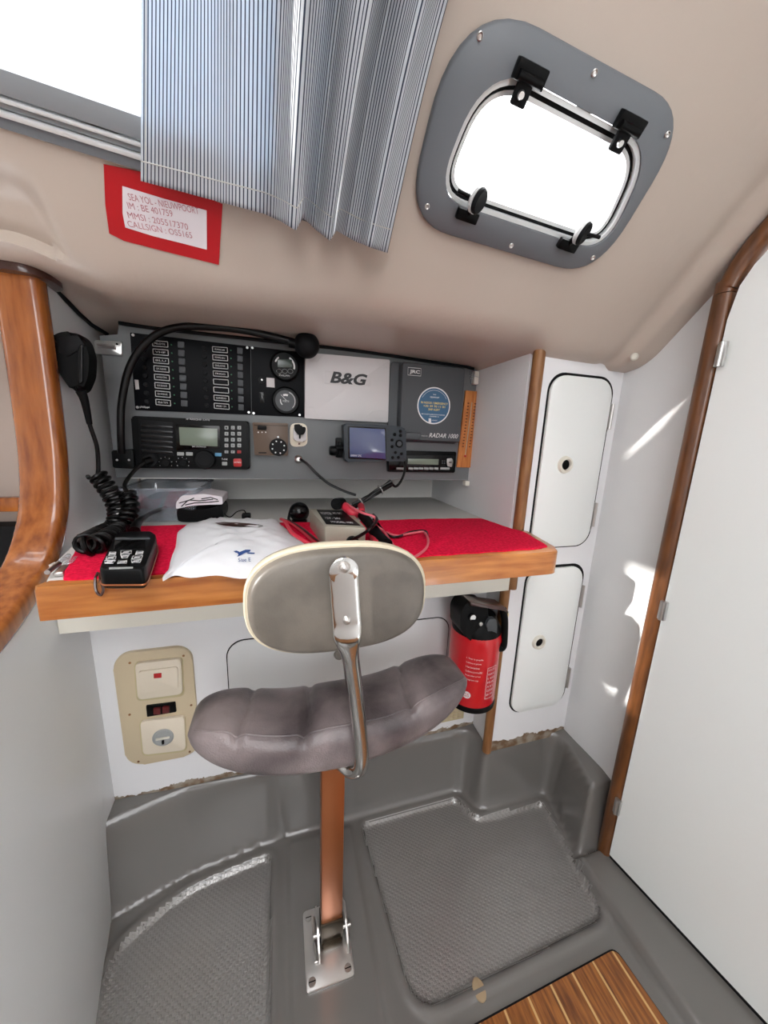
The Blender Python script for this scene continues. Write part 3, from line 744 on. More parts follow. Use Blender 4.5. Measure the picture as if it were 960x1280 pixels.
b = MB(); b.prism([p+V(0, .045, 0) for p in roundpoly(hd, .006, 4)], (0, -.045, 0), .004, 3); h = b.build('head', M['black'], fe)
b = MB(); b.lathe([(ER*.95, .150), (ER*.98, .176), (ER*.7, .205), (.0, .21)], V(EX, EY, EZ), (0, 0, 1), 40); b.build('shoulder_cover', M['black'], fe)
lv = pp(ZE([(262, 84), (560, 122), (600, 168), (590, 190), (560, 150), (262, 116)]), EY-.04)
b = MB(); b.prism([p+V(0, .03, 0) for p in lv], (0, -.035, 0), .002); tag(b.build('lever', M['wood_dark'], fe), 'dark red operating lever')
hp = [W(*q, 'y', EY-.035) for q in ZE([(560, 150), (575, 250), (572, 400), (562, 480), (530, 500), (490, 470), (430, 400)])]
b = MB(); b.tube(spline(hp, 6), .0065, 10, rf=lambda t: .0075); b.build('carrying_handle', M['black'], fe)
hp = [W(*q, 'y', EY-.038) for q in ZE([(455, 250), (450, 360), (430, 400), (500, 470), (545, 440), (555, 400), (540, 360), (520, 400), (500, 385), (508, 250), (490, 235)])]
plate('handle_grip', ZE([(412, 290), (440, 240), (500, 240), (508, 300), (505, 380), (440, 400)]), EY-.035, .012, M['charcoal'], fe, .004)
plate('trigger_tag', ZE([(470, 395), (540, 390), (555, 430), (540, 460), (500, 440)]), EY-.030, .006, M['red'], fe, .002)
plate('seal_tag', ZE([(572, 190), (612, 190), (600, 255), (580, 258)]), EY-.035, .003, M['yellow'], fe, .001)
qx, qy = ZE([(295, 232)])[0]; g = disc('gauge', qx, qy, EY-.04, .0085, .006, M['black_g'], h)
qx, qy = ZE([(295, 232)])[0]; disc('gauge_face', qx, qy, EY-.046, .0062, .0006, M['label_w'], g, .0002)
plate('gauge_needle', [(qx-3, qy+2), (qx+3, qy+2), (qx+1, qy+5), (qx-1, qy+5)], EY-.0466, .0006, M['black'], g, 0, .0001)
qx, qy = ZE([(368, 288)])[0]; disc('screw', qx, qy, EY-.04, .004, .003, M['steel'], h)
def cyl_text(s, ang, z, w, h_, m, name, parent, vert=False):    # printing wrapped round the cylinder
    org = V(0, 0, 0)
    o = text(s, org, (1, 0, 0), (0, 1, 0), w, h_, m, name, None)
    for v in o.data.vertices:
        u, t = (v.co.x, v.co.y) if not vert else (-v.co.y, v.co.x)
        a = ang+u/ER
        v.co = V(EX+math.sin(a)*(ER+.0006), EY-math.cos(a)*(ER+.0006), z+t)-origin(parent)
    o.parent = parent; return o
a0 = -.80
for i, s in enumerate(('1. Tirer la goupille', '2. Enfoncer la gachette', '3. Viser la base des flammes', 'Conforme a la norme EN3', 'Ne pas utiliser au froid', 'Recharger apres usage')):
    cyl_text(s, a0-.02*1+.001*i, EZ+.124-.0098*i, .034-.003*(i % 3), .0042, M['label_w'], 'print', fe)
for k, (u, v_, w, h_) in enumerate(((.045, .086, .024, .0008), (.045, .012, .024, .0008), (.045, .012, .0008, .075), (.069, .012, .0008, .075))):
    b = MB(); 
    A = lambda s_, z_: V(EX+math.sin(a0+s_/ER)*(ER+.0008), EY-math.cos(a0+s_/ER)*(ER+.0008), EZ+.02+z_)
    b.grid(lambda i, j: A(u+w*i/6, v_+h_*j), 7, 2); b.build('print_border', M['label_w'], fe)
for i, s in enumerate(('EXTINCTEUR', 'POUDRE ABC', '1 KG', 'FEUX', 'A B C', 'CLASSE', '8A 34B')):
    cyl_text(s, a0+.048/ER, EZ+.098-.0098*i, .018, .0045, M['label_w'], 'print', fe)
b = MB(); 
cc = []
for i in range(24):
    a = 2*PI*i/24; cc.append(V(EX+math.sin(a0+(.006+.0085*math.cos(a))/ER)*(ER+.0007), EY-math.cos(a0+(.006+.0085*math.cos(a))/ER)*(ER+.0007), EZ+.040+.0085*math.sin(a)))
b.b.faces.new([b.b.verts.new(p) for p in cc]); lg = b.build('print_logo', M['label_w'], fe)
cyl_text('GS', a0+.000/ER, EZ+.036, .011, .008, M['red'], 'print', fe).location = (math.sin(a0)*.0006, -math.cos(a0)*.0006, 0)

# ================================================================== STOOL
st = thing('stool', (.057, .45, .012), 'chrome tube stool with curved grey vinyl seat, padded oval backrest and copper coloured post', 'stool')
Pb = [W(384, 1247, 'z', .014), W(444, 1222, 'z', .014), W(432, 1125, 'z', .014), W(377, 1145, 'z', .014)]
bp_ = roundpoly([V(.019, .400, .012), V(.099, .400, .012), V(.099, .504, .012), V(.019, .504, .012)], .006, 4)
b = MB(); b.prism(bp_, (0, 0, .004), .0008); bpl = b.build('base_plate', M['steel'], st); tag(bpl, 'bright steel floor plate')
for q in ((.029, .411), (.089, .411), (.029, .493), (.089, .493)):
    b = MB(); b.lathe([(0, .0012), (.0055, .0012), (.0062, 0)], V(q[0], q[1], .016), (0, 0, 1), 20); sc = b.build('screw', M['steel'], bpl)
    b = MB(); b.box((q[0], q[1], .0175), (.0105, .0012, .0004), rot=None); b.build('screw_slot', M['dark'], sc)
PX = .0675; PY = .448
b = MB(); b.box((PX-.001, PY+.012, .215+.02), (.037, .024, .375), .0022, 2); b.build('post', M['copper'], st)
b = MB(); b.box((PX-.001, PY+.011, .044), (.040, .028, .052), .002); slv = b.build('post_sleeve', M['bronze'], st)
b = MB(); b.box((PX-.001, PY+.002, .022), (.036, .022, .014), .003); b.build('post_foot', M['bronze'], slv)
for sx in (-1, 1):
    b = MB(); ck = [V(PX+sx*.0235, PY-.022, .016), V(PX+sx*.0235, PY+.050, .016), V(PX+sx*.0235, PY+.046, .040), V(PX+sx*.0235, PY+.010, .052), V(PX+sx*.0235, PY-.018, .034)]
    b.prism(roundpoly(ck, .005, 3), (.003*sx, 0, 0), .0005); b.build('bracket_cheek', M['steel'], bpl)
b = MB(); b.tube([V(PX-.034, PY+.008, .033), V(PX+.034, PY+.008, .033)], .0035, 12); b.build('hinge_pin', M['steel'], bpl)
b = MB(); b.tube([V(PX-.034, PY+.008+.006*math.cos(a), .033+.006*math.sin(a)) for a in [2*PI*k/16 for k in range(16)]], .0012, 6, closed=True); b.build('pin_ring', M['steel'], bpl)
b = MB(); b.tube([V(PX-.030, PY-.018, .020), V(PX-.031, PY+.04, .022)], .003, 8); b.build('latch_rod', M['steel'], bpl)

# seat: padded crescent
SX0, SX1 = -.136, .302; SM = (SX0+SX1)/2; SH = (SX1-SX0)/2
def seat_pt(i, j, nu=90, nv=40, grow=0):
    t = -1+2*i/(nu-1); x = SM+SH*t
    zc = .443+.045*abs(t)**2.2+.006*t
    e = (1-abs(t)**4.0)**.5 if abs(t) < 1 else 0
    e = max(e, .10)
    hw = .066*(.35+.65*e); hh_ = .041*e
    a = 2*PI*j/(nv-1)
    ca, sa = math.cos(a), math.sin(a); p = .62
    yy = math.copysign(abs(ca)**p, ca)*hw; zz = math.copysign(abs(sa)**p, sa)*hh_
    # tufts across the top
    if sa > 0:
        xx = x
        for g in (-.062, .030, .112, .195):
            zz -= .010*sa*math.exp(-((xx-g-.15*(yy))/.006)**2)
        zz += .004*math.sin((x+.13)*38)*sa
    zz *= 1
    return V(x, .496+yy-.010*(1-abs(t)), zc+zz)
b = MB(); b.grid(lambda i, j: seat_pt(i, j), 90, 40); 
bmesh.ops.remove_doubles(b.b, verts=b.b.verts, dist=1e-5)
for ends in (0, 89):
    pass
bmesh.ops.holes_fill(b.b, edges=[e for e in b.b.edges if len(e.link_faces) == 1], sides=0)
seat = b.build('seat', M['vinyl'], st, sharp=70)
b = MB(); b.tube([seat_pt(i, 14)+V(0, -.0005, .0005) for i in range(2, 88)], .0014, 6); b.build('piping', M['vinyl'], seat)
b = MB(); b.tube([seat_pt(i, 25)+V(0, -.0005, 0) for i in range(2, 88)], .0016, 6); b.build('piping', M['vinyl_l'], seat)
b = MB(); b.box((.08, .50, .399), (.12, .09, .006), .002); b.build('seat_plate', M['steel'], seat)

# backrest
BC = V(.068, .400, .7000)
def oval(w, h_, n=56, p=.74):
    return [(w/2*math.copysign(abs(math.cos(a))**p, math.cos(a)), h_/2*math.copysign(abs(math.sin(a))**p, math.sin(a))) for a in [2*PI*k/n for k in range(n)]]
BR = Matrix.Rotation(-.06, 3, 'X') @ Matrix.Rotation(.0, 3, 'Y')
def bk_pts(w, h_, d): return [BC+BR @ V(a, -d, c) for a, c in oval(w, h_)]
b = MB(); L = [bk_pts(.190, .104, -.036), bk_pts(.220, .130, -.034), bk_pts(.232, .141, -.028), bk_pts(.234, .143, -.014), bk_pts(.229, .139, -.006)]
vs = [[b.b.verts.new(p) for p in l] for l in L]; n = 56
for A, B in zip(vs, vs[1:]):
    for k in range(n): b.b.faces.new((A[k], A[(k+1) % n], B[(k+1) % n], B[k]))
b.b.faces.new(vs[0]); b.b.faces.new(vs[-1]); bb_ = b.build('backrest', M['vinyl_c'], st, sharp=60)
b = MB(); L = [bk_pts(.224, .135, -.008), bk_pts(.219, .130, .003), bk_pts(.214, .125, .0062), bk_pts(.206, .118, .0074), bk_pts(.15, .08, .008)]
vs = [[b.b.verts.new(p) for p in l] for l in L]
for A, B in zip(vs, vs[1:]):
    for k in range(n): b.b.faces.new((A[k], A[(k+1) % n], B[(k+1) % n], B[k]))
b.b.faces.new(vs[0]); b.b.faces.new(vs[-1]); b.build('back_cover', M['vinyl_l'], bb_, sharp=60)
b = MB(); b.tube(bk_pts(.2285, .139, -.008), .0018, 6, closed=True); b.build('piping', M['vinyl_c'], bb_)
# flat steel strap on the backrest, turning into the round tube
ya = BC.y-.016
top_ = W(430, 698, 'y', ya); mid_ = W(434, 800, 'y', ya-.004)
b = MB()
P = []
prof_ = []
path = [V(top_.x, ya, top_.z-.016), V(.5*(top_.x+mid_.x), ya-.001, .5*(top_.z+mid_.z)), V(mid_.x, ya-.003, mid_.z+.02), V(mid_.x+.001, ya-.004, mid_.z)]
tub = [W(438, 820, 'y', .392), W(444, 865, 'y', .402), W(450, 915, 'y', .412), W(452, 945, 'y', .416), W(449, 960, 'y', .424), W(438, 962, 'y', .438), W(425, 952, 'y', .452), W(415, 948, 'y', .468)]
full = spline(path+tub, 8); m_ = len(full)
k0 = 20; n = 20; rings = []
# half round head of the strap
for i, p in enumerate(full):
    t = (full[min(i+1, m_-1)]-full[max(i-1, 0)]).normalized()
    u = V(1, 0, 0)-t*t.x
    if rings and i > 40: u = prevu-t*t.dot(prevu)
    u.normalize(); prevu = u; w = t.cross(u)
    s = sstep((i-k0)/14)
    ru = .0175*(1-s)+.0112*s; rw = .0022*(1-s)+.0112*s
    rings.append([b.b.verts.new(p+u*ru*math.copysign(abs(math.cos(2*PI*k/n))**(.45+.55*s), math.cos(2*PI*k/n))+w*rw*math.sin(2*PI*k/n)) for k in range(n)])
for A, B in zip(rings, rings[1:]):
    for k in range(n): b.b.faces.new((A[k], A[(k+1) % n], B[(k+1) % n], B[k]))
b.b.faces.new(rings[0]); b.b.faces.new(rings[-1])
b.lathe([(0, -.002), (.0175, -.002), (.0175, .0018), (.0165, .0022), (0, .0022)], V(path[0].x, ya, path[0].z), Y_, 32)
bt = b.build('back_tube', M['chrome'], st, sharp=50)
for q in ((430, 709), (433, 774)):
    c = W(*q, 'y', ya-.002); b = MB(); b.lathe([(.0075, -.001), (.0075, .001), (.005, .001), (.0048, .005), (.003, .0065), (0, .0068)], c, Y_, 20); b.build('bolt', M['steel'], bt)

# ================================================================== INSTRUMENT PANEL BOARD
ib = thing('radio_console', (.08, YP, .80), 'painted grey board hinged behind the table that carries all the radios and gauges', 'panel')
bd = pp([(124, 419), (148, 419), (148, 400), (398, 429), (600, 459), (588, 600), (440, 599.5), (145, 597)], YP)
b = MB(); b.prism([p+V(0, .014, 0) for p in bd], (0, -.014, 0), .0015); b.build('board', M['panel'], ib)
b = MB(); b.box((.10, YP+.006, W(300, 598, 'y', YP).z+.001), (.80, .010, .005)); b.build('lower_edge', M['shelf'], ib)
# clear latch left, clear catch right, white hinge blocks
for q in ((118, 425), (588, 463)):
    x0, y0 = q; w = 34 if x0 < 300 else 18; lh = plate('catch', [(x0, y0), (x0+w, y0+2), (x0+w, y0+19), (x0+1, y0+17)], YP, .006, M['silver' if x0 < 300 else 'clear'], ib, .003, .001)
    a = W(x0+4, y0+7, 'y', YP-.010); e = W(x0+w-8, y0+9, 'y', YP-.010); b = MB(); b.tube([a, e], .0035, 8); b.build('catch_bolt', M['steel'], lh)
    disc('screw', x0+w-6, y0+5, YP-.006, .002, .001, M['dark'], lh, .0004, 10)
for q in ((608, 474, .03), (585, 604, .012)):
    c = W(q[0], q[1], 'y', YP-.006); b = MB(); b.box((min(c.x, XS-.008), c.y, c.z), (.012, .014, q[2]), .001); b.build('hinge_block', M['cream'], ib)

YB = YP
# ---- circuit breaker panel
cp = thing('breaker_panel', (-.10, YB, .98), 'wide black circuit breaker panel with two columns of labelled switches and two round gauges', 'switch panel')
plate('fascia', [(162.5, 415.5), (313, 433), (314, 518.5), (169, 512.5)], YB, .003, M['breaker'], cp, .001)
fc2 = plate('meter_fascia', [(313.6, 433), (380, 440.5), (380.5, 521.5), (314.6, 518.6)], YB, .003, M['breaker'], cp, .001)
YF = YB-.003
L8 = ['PILOTE', 'VHF', 'BLU', 'GPS RADAR', 'NAVIGATION', 'FEUX DE ROUTE', 'FEUX MOUILLAGE', 'FEUX TETE']
R8 = ['ECLAIRAGE CARRE', 'POMPE EAU', 'DOUCHE', 'FRIGO', '', '', 'GUINDEAU', 'PRISE 12V']
def lbl(x0, y0, x1, y1, s, sk):
    P = [(x0, y0), (x1, y0+sk), (x1+.4, y1+sk), (x0+.4, y1)]
    o = pp(P, YF-.0003); c = sum(o, Vector())/4
    b = MB(); inn = [c+(p-c)*.97 for p in o]
    t = .0009
    for i in range(4):
        p, q = o[i], o[(i+1) % 4]; b.tube([p, q], .0006, 4)
    l = b.build('switch_label', M['label_w'], cp)
    if s: ptext(s, x0+3, (y0+y1)/2-1.1+sk/2, x1-3, (y0+y1)/2+1.1+sk/2, YF-.0004, M['label_w'], 'print', l)
for i in range(8):
    yl = 425.6+10.48*i
    if True:
        lbl(190.5+.6*i, yl, 209.5+.5*i, yl+6.8, L8[i], 1.6)
    yy = yl+3
    disc('breaker_button', 178.5+.65*i, yy-1.5+.2*i, YF, .0042, .004, M['dark'], cp)
    disc('indicator_lamp', 214+.6*i, yy+2.2, YF, .0013, .001, M['green'], cp, .0003, 10)
    P = [(222+.6*i, yy-2), (230+.6*i, yy-1.3), (230+.6*i, yy+6), (222+.6*i, yy+5.4)]
    plate('rocker_switch', P, YF, .004, M['charcoal'], cp, .001)
    yr = 433.2+10.1*i
    lbl(265.5+.3*i, yr, 284+.3*i, yr+6.4, R8[i], 1.4)
    yy = yr+3
    disc('breaker_button', 255+.4*i, yy-1.2+.1*i, YF, .0042, .004, M['dark'], cp)
    disc('indicator_lamp', 288.5+.2*i, yy+1.6, YF, .0013, .001, M['green'], cp, .0003, 10)
    P = [(296.5+.2*i, yy-2), (303+.2*i, yy-1.3), (303+.2*i, yy+6), (296.5+.2*i, yy+5.4)]
    plate('rocker_switch', P, YF, .004, M['charcoal'], cp, .001)
for q in ((166, 418.5), (309, 434.3), (315.5, 434.6), (311, 515.4), (317, 516.6), (374.5, 518.6), (171.5, 509)):
    disc('screw', q[0], q[1], YF, .0026, .0012, M['silver'], cp, .0005, 12)
ptext('philippi', 175, 507.5, 187, 510.6, YF, M['label_w'], 'print', cp, bold=.01)
plate('white_tape', [(168, 474.5), (172.8, 475), (174, 486.5), (169.5, 486.8)], YF, .0006, M['sheet'], cp, 0, .0001)
plate('fuse_slot', [(324, 490), (330, 490.5), (330.5, 504), (324.5, 504)], YF, .0008, M['black_g'], fc2, .001, .0002)
ks = disc('key_switch', 326.5, 475, YF, .007, .004, M['black'], fc2); disc('key_pin', 327.3, 474.6, YF-.004, .0018, .006, M['steel'], ks, .0005, 12)
plate('white_sticker', [(333, 472), (343, 472.8), (343.3, 484.4), (333.2, 483.6)], YF, .0006, M['sheet'], fc2, 0, .0001)
# gauges
gx, gy = 356, 457.5
g1 = disc('round_display', gx, gy, YF, .030, .012, M['black'], cp, .004, 40)
plate('display_glass', [(gx-9, gy-9), (gx+9, gy-8), (gx+9, gy+2), (gx-9, gy+1.5)], YF-.012, .0008, M['lcd_dark'], g1, .002, .0002)
def arcs(px, py, yv, r, a0, a1, wd_, m, nm, par):
    c = W(px, py, 'y', yv); c.y = yv; b = MB()
    b.grid(lambda i, j: c+V((r-wd_*j)*math.cos(a0+(a1-a0)*i/12), 0, (r-wd_*j)*math.sin(a0+(a1-a0)*i/12)), 13, 2); return b.build(nm, m, par)
arcs(gx, gy, YF-.0125, .021, -.25, 1.05, .0035, M['label_w'], 'scale', g1); arcs(gx, gy, YF-.0125, .021, 2.2, 2.8, .003, M['label_w'], 'scale', g1)
for k in (-1, 0, 1):
    c = W(gx+7*k, gy+6.5, 'y', YF-.013); b = MB(); b.tube([V(c.x+.0052*math.cos(a), YF-.0125, c.z+.0042*math.sin(a)) for a in [2*PI*i/16 for i in range(16)]], .0004, 4, closed=True); b.build('button', M['key'], g1)
ptext('PHILIPPI', gx-7, gy+11, gx+6, gy+13, YF-.0122, M['label_w'], 'print', g1)
gx, gy = 357.3, 501
g2 = disc('round_gauge', gx, gy, YF, .029, .009, M['black'], cp, .003, 40)
disc('gauge_face', gx, gy, YF-.009, .0215, .0006, M['charcoal'], g2, .0002, 32)
arcs(gx, gy, YF-.0102, .0195, -.8, 1.2, .001, M['label_w'], 'scale', g2); arcs(gx, gy, YF-.0102, .012, 2.9, 4.0, .002, M['label_w'], 'scale', g2)
ptext('VOLTS', gx-4, gy-.5, gx+4, gy+1.6, YF-.0098, M['label_w'], 'print', g2)
c = W(gx, gy, 'y', YF-.010); b = MB(); b.tube([V(c.x+.002, YF-.0103, c.z), V(c.x-.010, YF-.0103, c.z+.012)], .0005, 4); b.build('needle', M['label_w'], g2)
arcs(gx, gy, YF-.0102, .014, 1.2, 2.0, .004, M['label_w'], 'scale', g2)

# ---- marine transceiver
YR = YB-.022
rd = thing('marine_radio', (-.17, YB, .82), 'wide black marine transceiver with greenish display and keypad on the grey panel', 'radio')
P = pp([(163.5, 519.5), (311, 526.5), (312, 587), (168, 585)], YR); P = [V(p.x, YB, p.z) for p in P]
b = MB(); b.prism(roundpoly(P, .006, 5), (0, YR-YB, 0), .004, 3); b.build('body', M['black'], rd)
R6 = lambda pts: zf(155, 515, 6, pts)
def rpl(n_, pts, d, m, par=None, r=.001, bev=.0004, off=0): return plate(n_, R6(pts), YR-off, d, m, par or rd, r, bev)
rpl('speaker_field', [(108, 55), (368, 78), (372, 330), (118, 330)], .0008, M['dark'])
for i in range(6):
    y0 = 88+38*i; rpl('grille_slat', [(124+i, y0), (365, y0+18), (365, y0+38), (124+i, y0+20)], .003, M['black_g'], r=.001, bev=.001, off=.0008)
bz = rpl('display_bezel', [(385, 90), (722, 105), (722, 270), (392, 290)], .003, M['black_g'], r=.003)
rpl('display', [(412, 113), (700, 125), (702, 258), (420, 248)], .0006, M['lcd'], bz, off=.003)
ptext('DSC CONTROLLER', 240.5, 557.6, 257.5, 559.2, YR-.0033, M['label_w'], 'print', bz)
ptext('HF TRANSCEIVER  IC-M710', 233, 523.4, 262, 525.4, YR, M['label_w'], 'print', rd)
ptext('ICOM', 181, 562, 190, 565.2, YR-.001, M['label_w'], 'print', rd, bold=.02)
for r_, (yy) in enumerate((118, 163, 208, 251, 299)):
    for c_, xx in enumerate((768, 816, 864)):
        w = 14; h_ = 14 if r_ < 4 else 11
        k = rpl('keypad_key', [(xx-w, yy-h_), (xx+w, yy-h_+1), (xx+w, yy+h_), (xx-w, yy+h_-1)], .0018, M['key'] if not (r_ == 4 and c_ == 2) else M['key_red'])
        t = ('1', '2', '3', '4', '5', '6', '7', '8', '9', '*', '0', '#', 'CE', 'F', 'E')[r_*3+c_]
        q = R6([(xx-6, yy-7), (xx+6, yy+7)]); ptext(t, q[0][0], q[0][1], q[1][0], q[1][1], YR-.0019, M['black_ink'], 'print', k)
for xx in (423, 490):
    rpl('function_key', [(xx-25, 301), (xx+25, 303), (xx+25, 327), (xx-25, 326)], .002, M['key'])
rpl('channel_key', [(682, 306), (730, 308), (730, 333), (682, 332)], .002, M['key_blue'])
rpl('mode_key', [(735, 374), (773, 375), (773, 401), (735, 400)], .002, M['key'])
ptext('TUNE', 277, 573, 284.5, 575, YR, M['label_w'], 'print', rd)
dk = rpl('distress_key', [(820, 350), (880, 350), (882, 410), (822, 410)], .004, M['key_red'], r=.003, bev=.001)
ptext('DISTRESS', 292.5, 577, 301.5, 578.8, YR-.0042, M['label_w'], 'print', dk)
q = R6([(602, 358)])[0]; kb = disc('tuning_knob', q[0], q[1], YR, .0195, .012, M['black'], rd, .002, 36)
disc('knob_cap', q[0], q[1], YR-.012, .013, .001, M['dark'], kb)
for xx in (312, 441):
    q = R6([(xx, 382)])[0]; disc('knob', q[0], q[1], YR, .0075, .010, M['black'], rd, .001, 20)
    for a in range(7):
        an = PI*(-.15+1.3*a/6); c = W(q[0], q[1], 'y', YR); c.y = YR
        b = MB(); b.lathe([(0, .0004), (.0007, .0004), (.0007, 0)], c+V(.0115*math.cos(an), 0, .0115*math.sin(an)), Y_, 6); b.build('dial_mark', M['label_w'], rd)
q = R6([(195, 362)])[0]; disc('microphone_socket', q[0], q[1], YR, .0125, .008, M['dark'], rd, .001, 24)

# ---- goose neck lamp
ln = thing('gooseneck_lamp', (-.31, YB, .83), 'black flexible gooseneck chart lamp arching over the breaker panel, with a ball head', 'lamp')
plate('base', [(139, 563), (166, 561), (168, 586), (141, 585)], YB, .030, M['black'], ln, .003, .002)
for xx in (146, 161): disc('screw', xx, 575, YB-.030, .002, .001, M['steel'], ln, .0004, 10)
gp = [W(152, 566, 'y', .783), W(151, 540, 'y', .775), W(152, 505, 'y', .772), W(160, 465, 'y', .768), W(176, 436, 'y', .764), W(200, 416, 'y', .760), W(230, 408.5, 'y', .757), W(270, 409, 'y', .755), W(310, 414, 'y', .753), W(345, 422, 'y', .752), W(378, 430, 'y', .750)]
b = MB(); b.tube(spline(gp, 10), .0065, 14); b.build('flexible_neck', M['cable'], ln)
c = W(383.5, 431.5, 'y', .748); b = MB(); b.lathe([(.0245*math.sin(a), -.0245*math.cos(a)) for a in [PI*k/16 for k in range(17)]], c, Y_, 32); hd_ = b.build('lamp_head', M['dark'], ln)
b = MB(); b.tube([c+V(-.034, 0, .001), c+V(-.018, 0, 0)], .009, 16); b.build('collar', M['black'], hd_)

# ---- brown thermostat box
bx = thing('heater_control', (.02, YB, .86), 'small brown plastic control box with a round black dial on the grey panel', 'control box')
B10 = lambda pts: zf(305, 515, 10.67, pts)
plate('case', B10([(112, 135), (585, 150), (588, 583), (140, 575)]), YB, .020, M['brown'], bx, .002, .0015)
YX = YB-.020
plate('seam', B10([(130, 172), (585, 182), (585, 187), (130, 177)]), YX, .0006, M['dark'], bx, 0, .0001)
plate('slide_switch', B10([(180, 182), (300, 186), (300, 242), (180, 236)]), YX, .003, M['black'], bx, .001)
q = B10([(458, 470)])[0]; dl_ = disc('dial', q[0], q[1], YX, .0185, .007, M['black'], bx, .001, 32)
c = W(q[0], q[1], 'y', YX-.007); c.y = YX-.007
for k in range(8):
    a = 2*PI*k/8+.3; b = MB(); b.lathe([(0, .0005), (.0016, .0005), (.0016, 0)], c+V(.0128*math.cos(a), 0, .0128*math.sin(a)), Y_, 8); b.build('dial_mark', M['label_w'], dl_)
q = B10([(455, 333)])[0]; disc('pointer_mark', q[0], q[1], YX, .0022, .001, M['label_w'], bx, .0003, 10)
for k, xx in enumerate((190, 240, 290)):
    q = B10([(xx, 270)])[0]; disc('pointer_mark', q[0], q[1], YX, .0014, .0004, M['label_w'], bx, .0001, 8)
q = B10([(195, 536), (300, 552)]); plate('maker_plate', [q[0], (q[1][0], q[0][1]), q[1], (q[0][0], q[1][1])], YX, .0004, M['dark'], bx, 0, .0001)

# ---- white key holder
kh = thing('battery_key_switch', (.09, YB, .86), 'white oval plate with a black turning key beside the brown control box', 'switch')
plate('plate', B10([(612, 148), (842, 150), (850, 455), (612, 468)]), YB, .004, M['ivory_l'], kh, .014, .001)
pk = plate('rim', B10([(655, 190), (828, 190), (832, 400), (662, 385)]), YB-.004, .012, M['sheet'], kh, .008, .002)
kk = plate('key', B10([(668, 165), (750, 160), (760, 195), (825, 200), (822, 250), (800, 300), (730, 308), (700, 280), (675, 240)]), YB-.016, .012, M['black'], kh, .003, .002)
q = B10([(745, 325)])[0]; plate('key_stem', [(q[0]-1, q[1]-2), (q[0]+1, q[1]-2), (q[0]+1, q[1]+3), (q[0]-1, q[1]+3)], YB-.016, .004, M['dark'], kk, 0, .0005)
q = B10([(735, 425)])[0]; disc('arrow_mark', q[0], q[1], YB-.004, .003, .0008, M['dred'], kh, .0002, 3)

# ---- white instrument cover with lettering
bg_ = thing('instrument_cover', (.16, YB, .94), 'flat white rectangular display cover lettered B&G in the middle of the panel', 'cover')
plate('cover_plate', [(381.7, 440.5), (487.4, 449.8), (485, 528), (381, 523)], YB, .014, M['sheet'], bg_, .002, .0015)
YG = YB-.014
ptext('B&G', 412.5, 465.8, 459, 480.6, YG-.0006, M['black_ink'], 'print', bg_, shear=.25, bold=.035)
fr_ = pp([(406, 464), (464, 469), (463, 483), (405.5, 479)], YG-.0004)
def linework(pts, r_, m, nm, par, closed=True):
    b = MB(); b.tube(pts, r_, 4, closed=closed); return b.build(nm, m, par)
linework(fr_, .0003, M['shelf'], 'embossed_border', bg_)
for L in ([(384, 451), (396, 452.5), (402, 445), (409, 443)], [(470, 448.5), (474, 457), (486, 459.5)], [(382.5, 509), (392, 509.5), (397, 517), (402, 518)], [(459, 522), (464, 514), (474, 512), (485, 514)]):
    linework(pp(L, YG-.0003), .0004, M['shelf'], 'embossed_line', bg_, False)

# ---- radar display under its grey cover
ra = thing('radar_display', (.33, YB, .87), 'dark grey covered radar display with a round blue sticker, lettered RADAR 1000', 'radar')
RC = lambda pts: zf(480, 440, 7.38, pts)
YD = YB-.034
fp_ = pp(RC([(170, 88), (755, 148), (703, 836), (140, 812)]), YD)
bkp = pp(RC([(60, 92), (790, 150), (735, 850), (30, 815)]), YB-.004)
b = MB()
f_ = roundpoly(fp_, .006, 4); g_ = roundpoly([V((W(486, 500, 'y', YB).x-.002*(i == 3)) if i in (0, 3) else p.x+.004, YB, p.z+(.004 if i < 2 else -.004)) for i, p in enumerate(fp_)], .008, 4)
vs = [[b.b.verts.new(p) for p in l] for l in (g_, [V(p.x, YB-.006, p.z) for p in g_], [V(p.x, YB-.010, p.z) for p in f_], [V(p.x, YD+.003, p.z) for p in f_])]
c_ = sum(f_, Vector())/len(f_)
vs.append([b.b.verts.new(c_+(p-c_)*.975) for p in f_])
for A, B in zip(vs, vs[1:]):
    for k in range(len(A)): b.b.faces.new((A[k], A[(k+1) % len(A)], B[(k+1) % len(A)], B[k]))
b.b.faces.new(vs[0]); b.b.faces.new(vs[-1]); b.build('cover', M['charcoal'], ra)
q = RC([(236, 166), (330, 206)]); ptext('JRC', q[0][0], q[0][1], q[1][0], q[1][1], YD-.0006, M['label_w'], 'print', ra, bold=.03)
linework(pp(RC([(222, 142), (342, 152), (340, 222), (220, 212)]), YD-.0004), .0006, M['label_w'], 'print_border', ra)
c = W(542.5, 507.3, 'y', YD); 
k_ = disc('sticker', 542.5, 507.3, YD, .0415, .0006, M['label_w'], ra, .0002, 48); disc('sticker_face', 542.5, 507.3, YD-.0006, .0388, .0003, M['blue'], k_, .0001, 48)
arcs(542.5, 507.3, YD-.0011, .035, .5, 2.64, .0006, M['label_w'], 'print', k_)
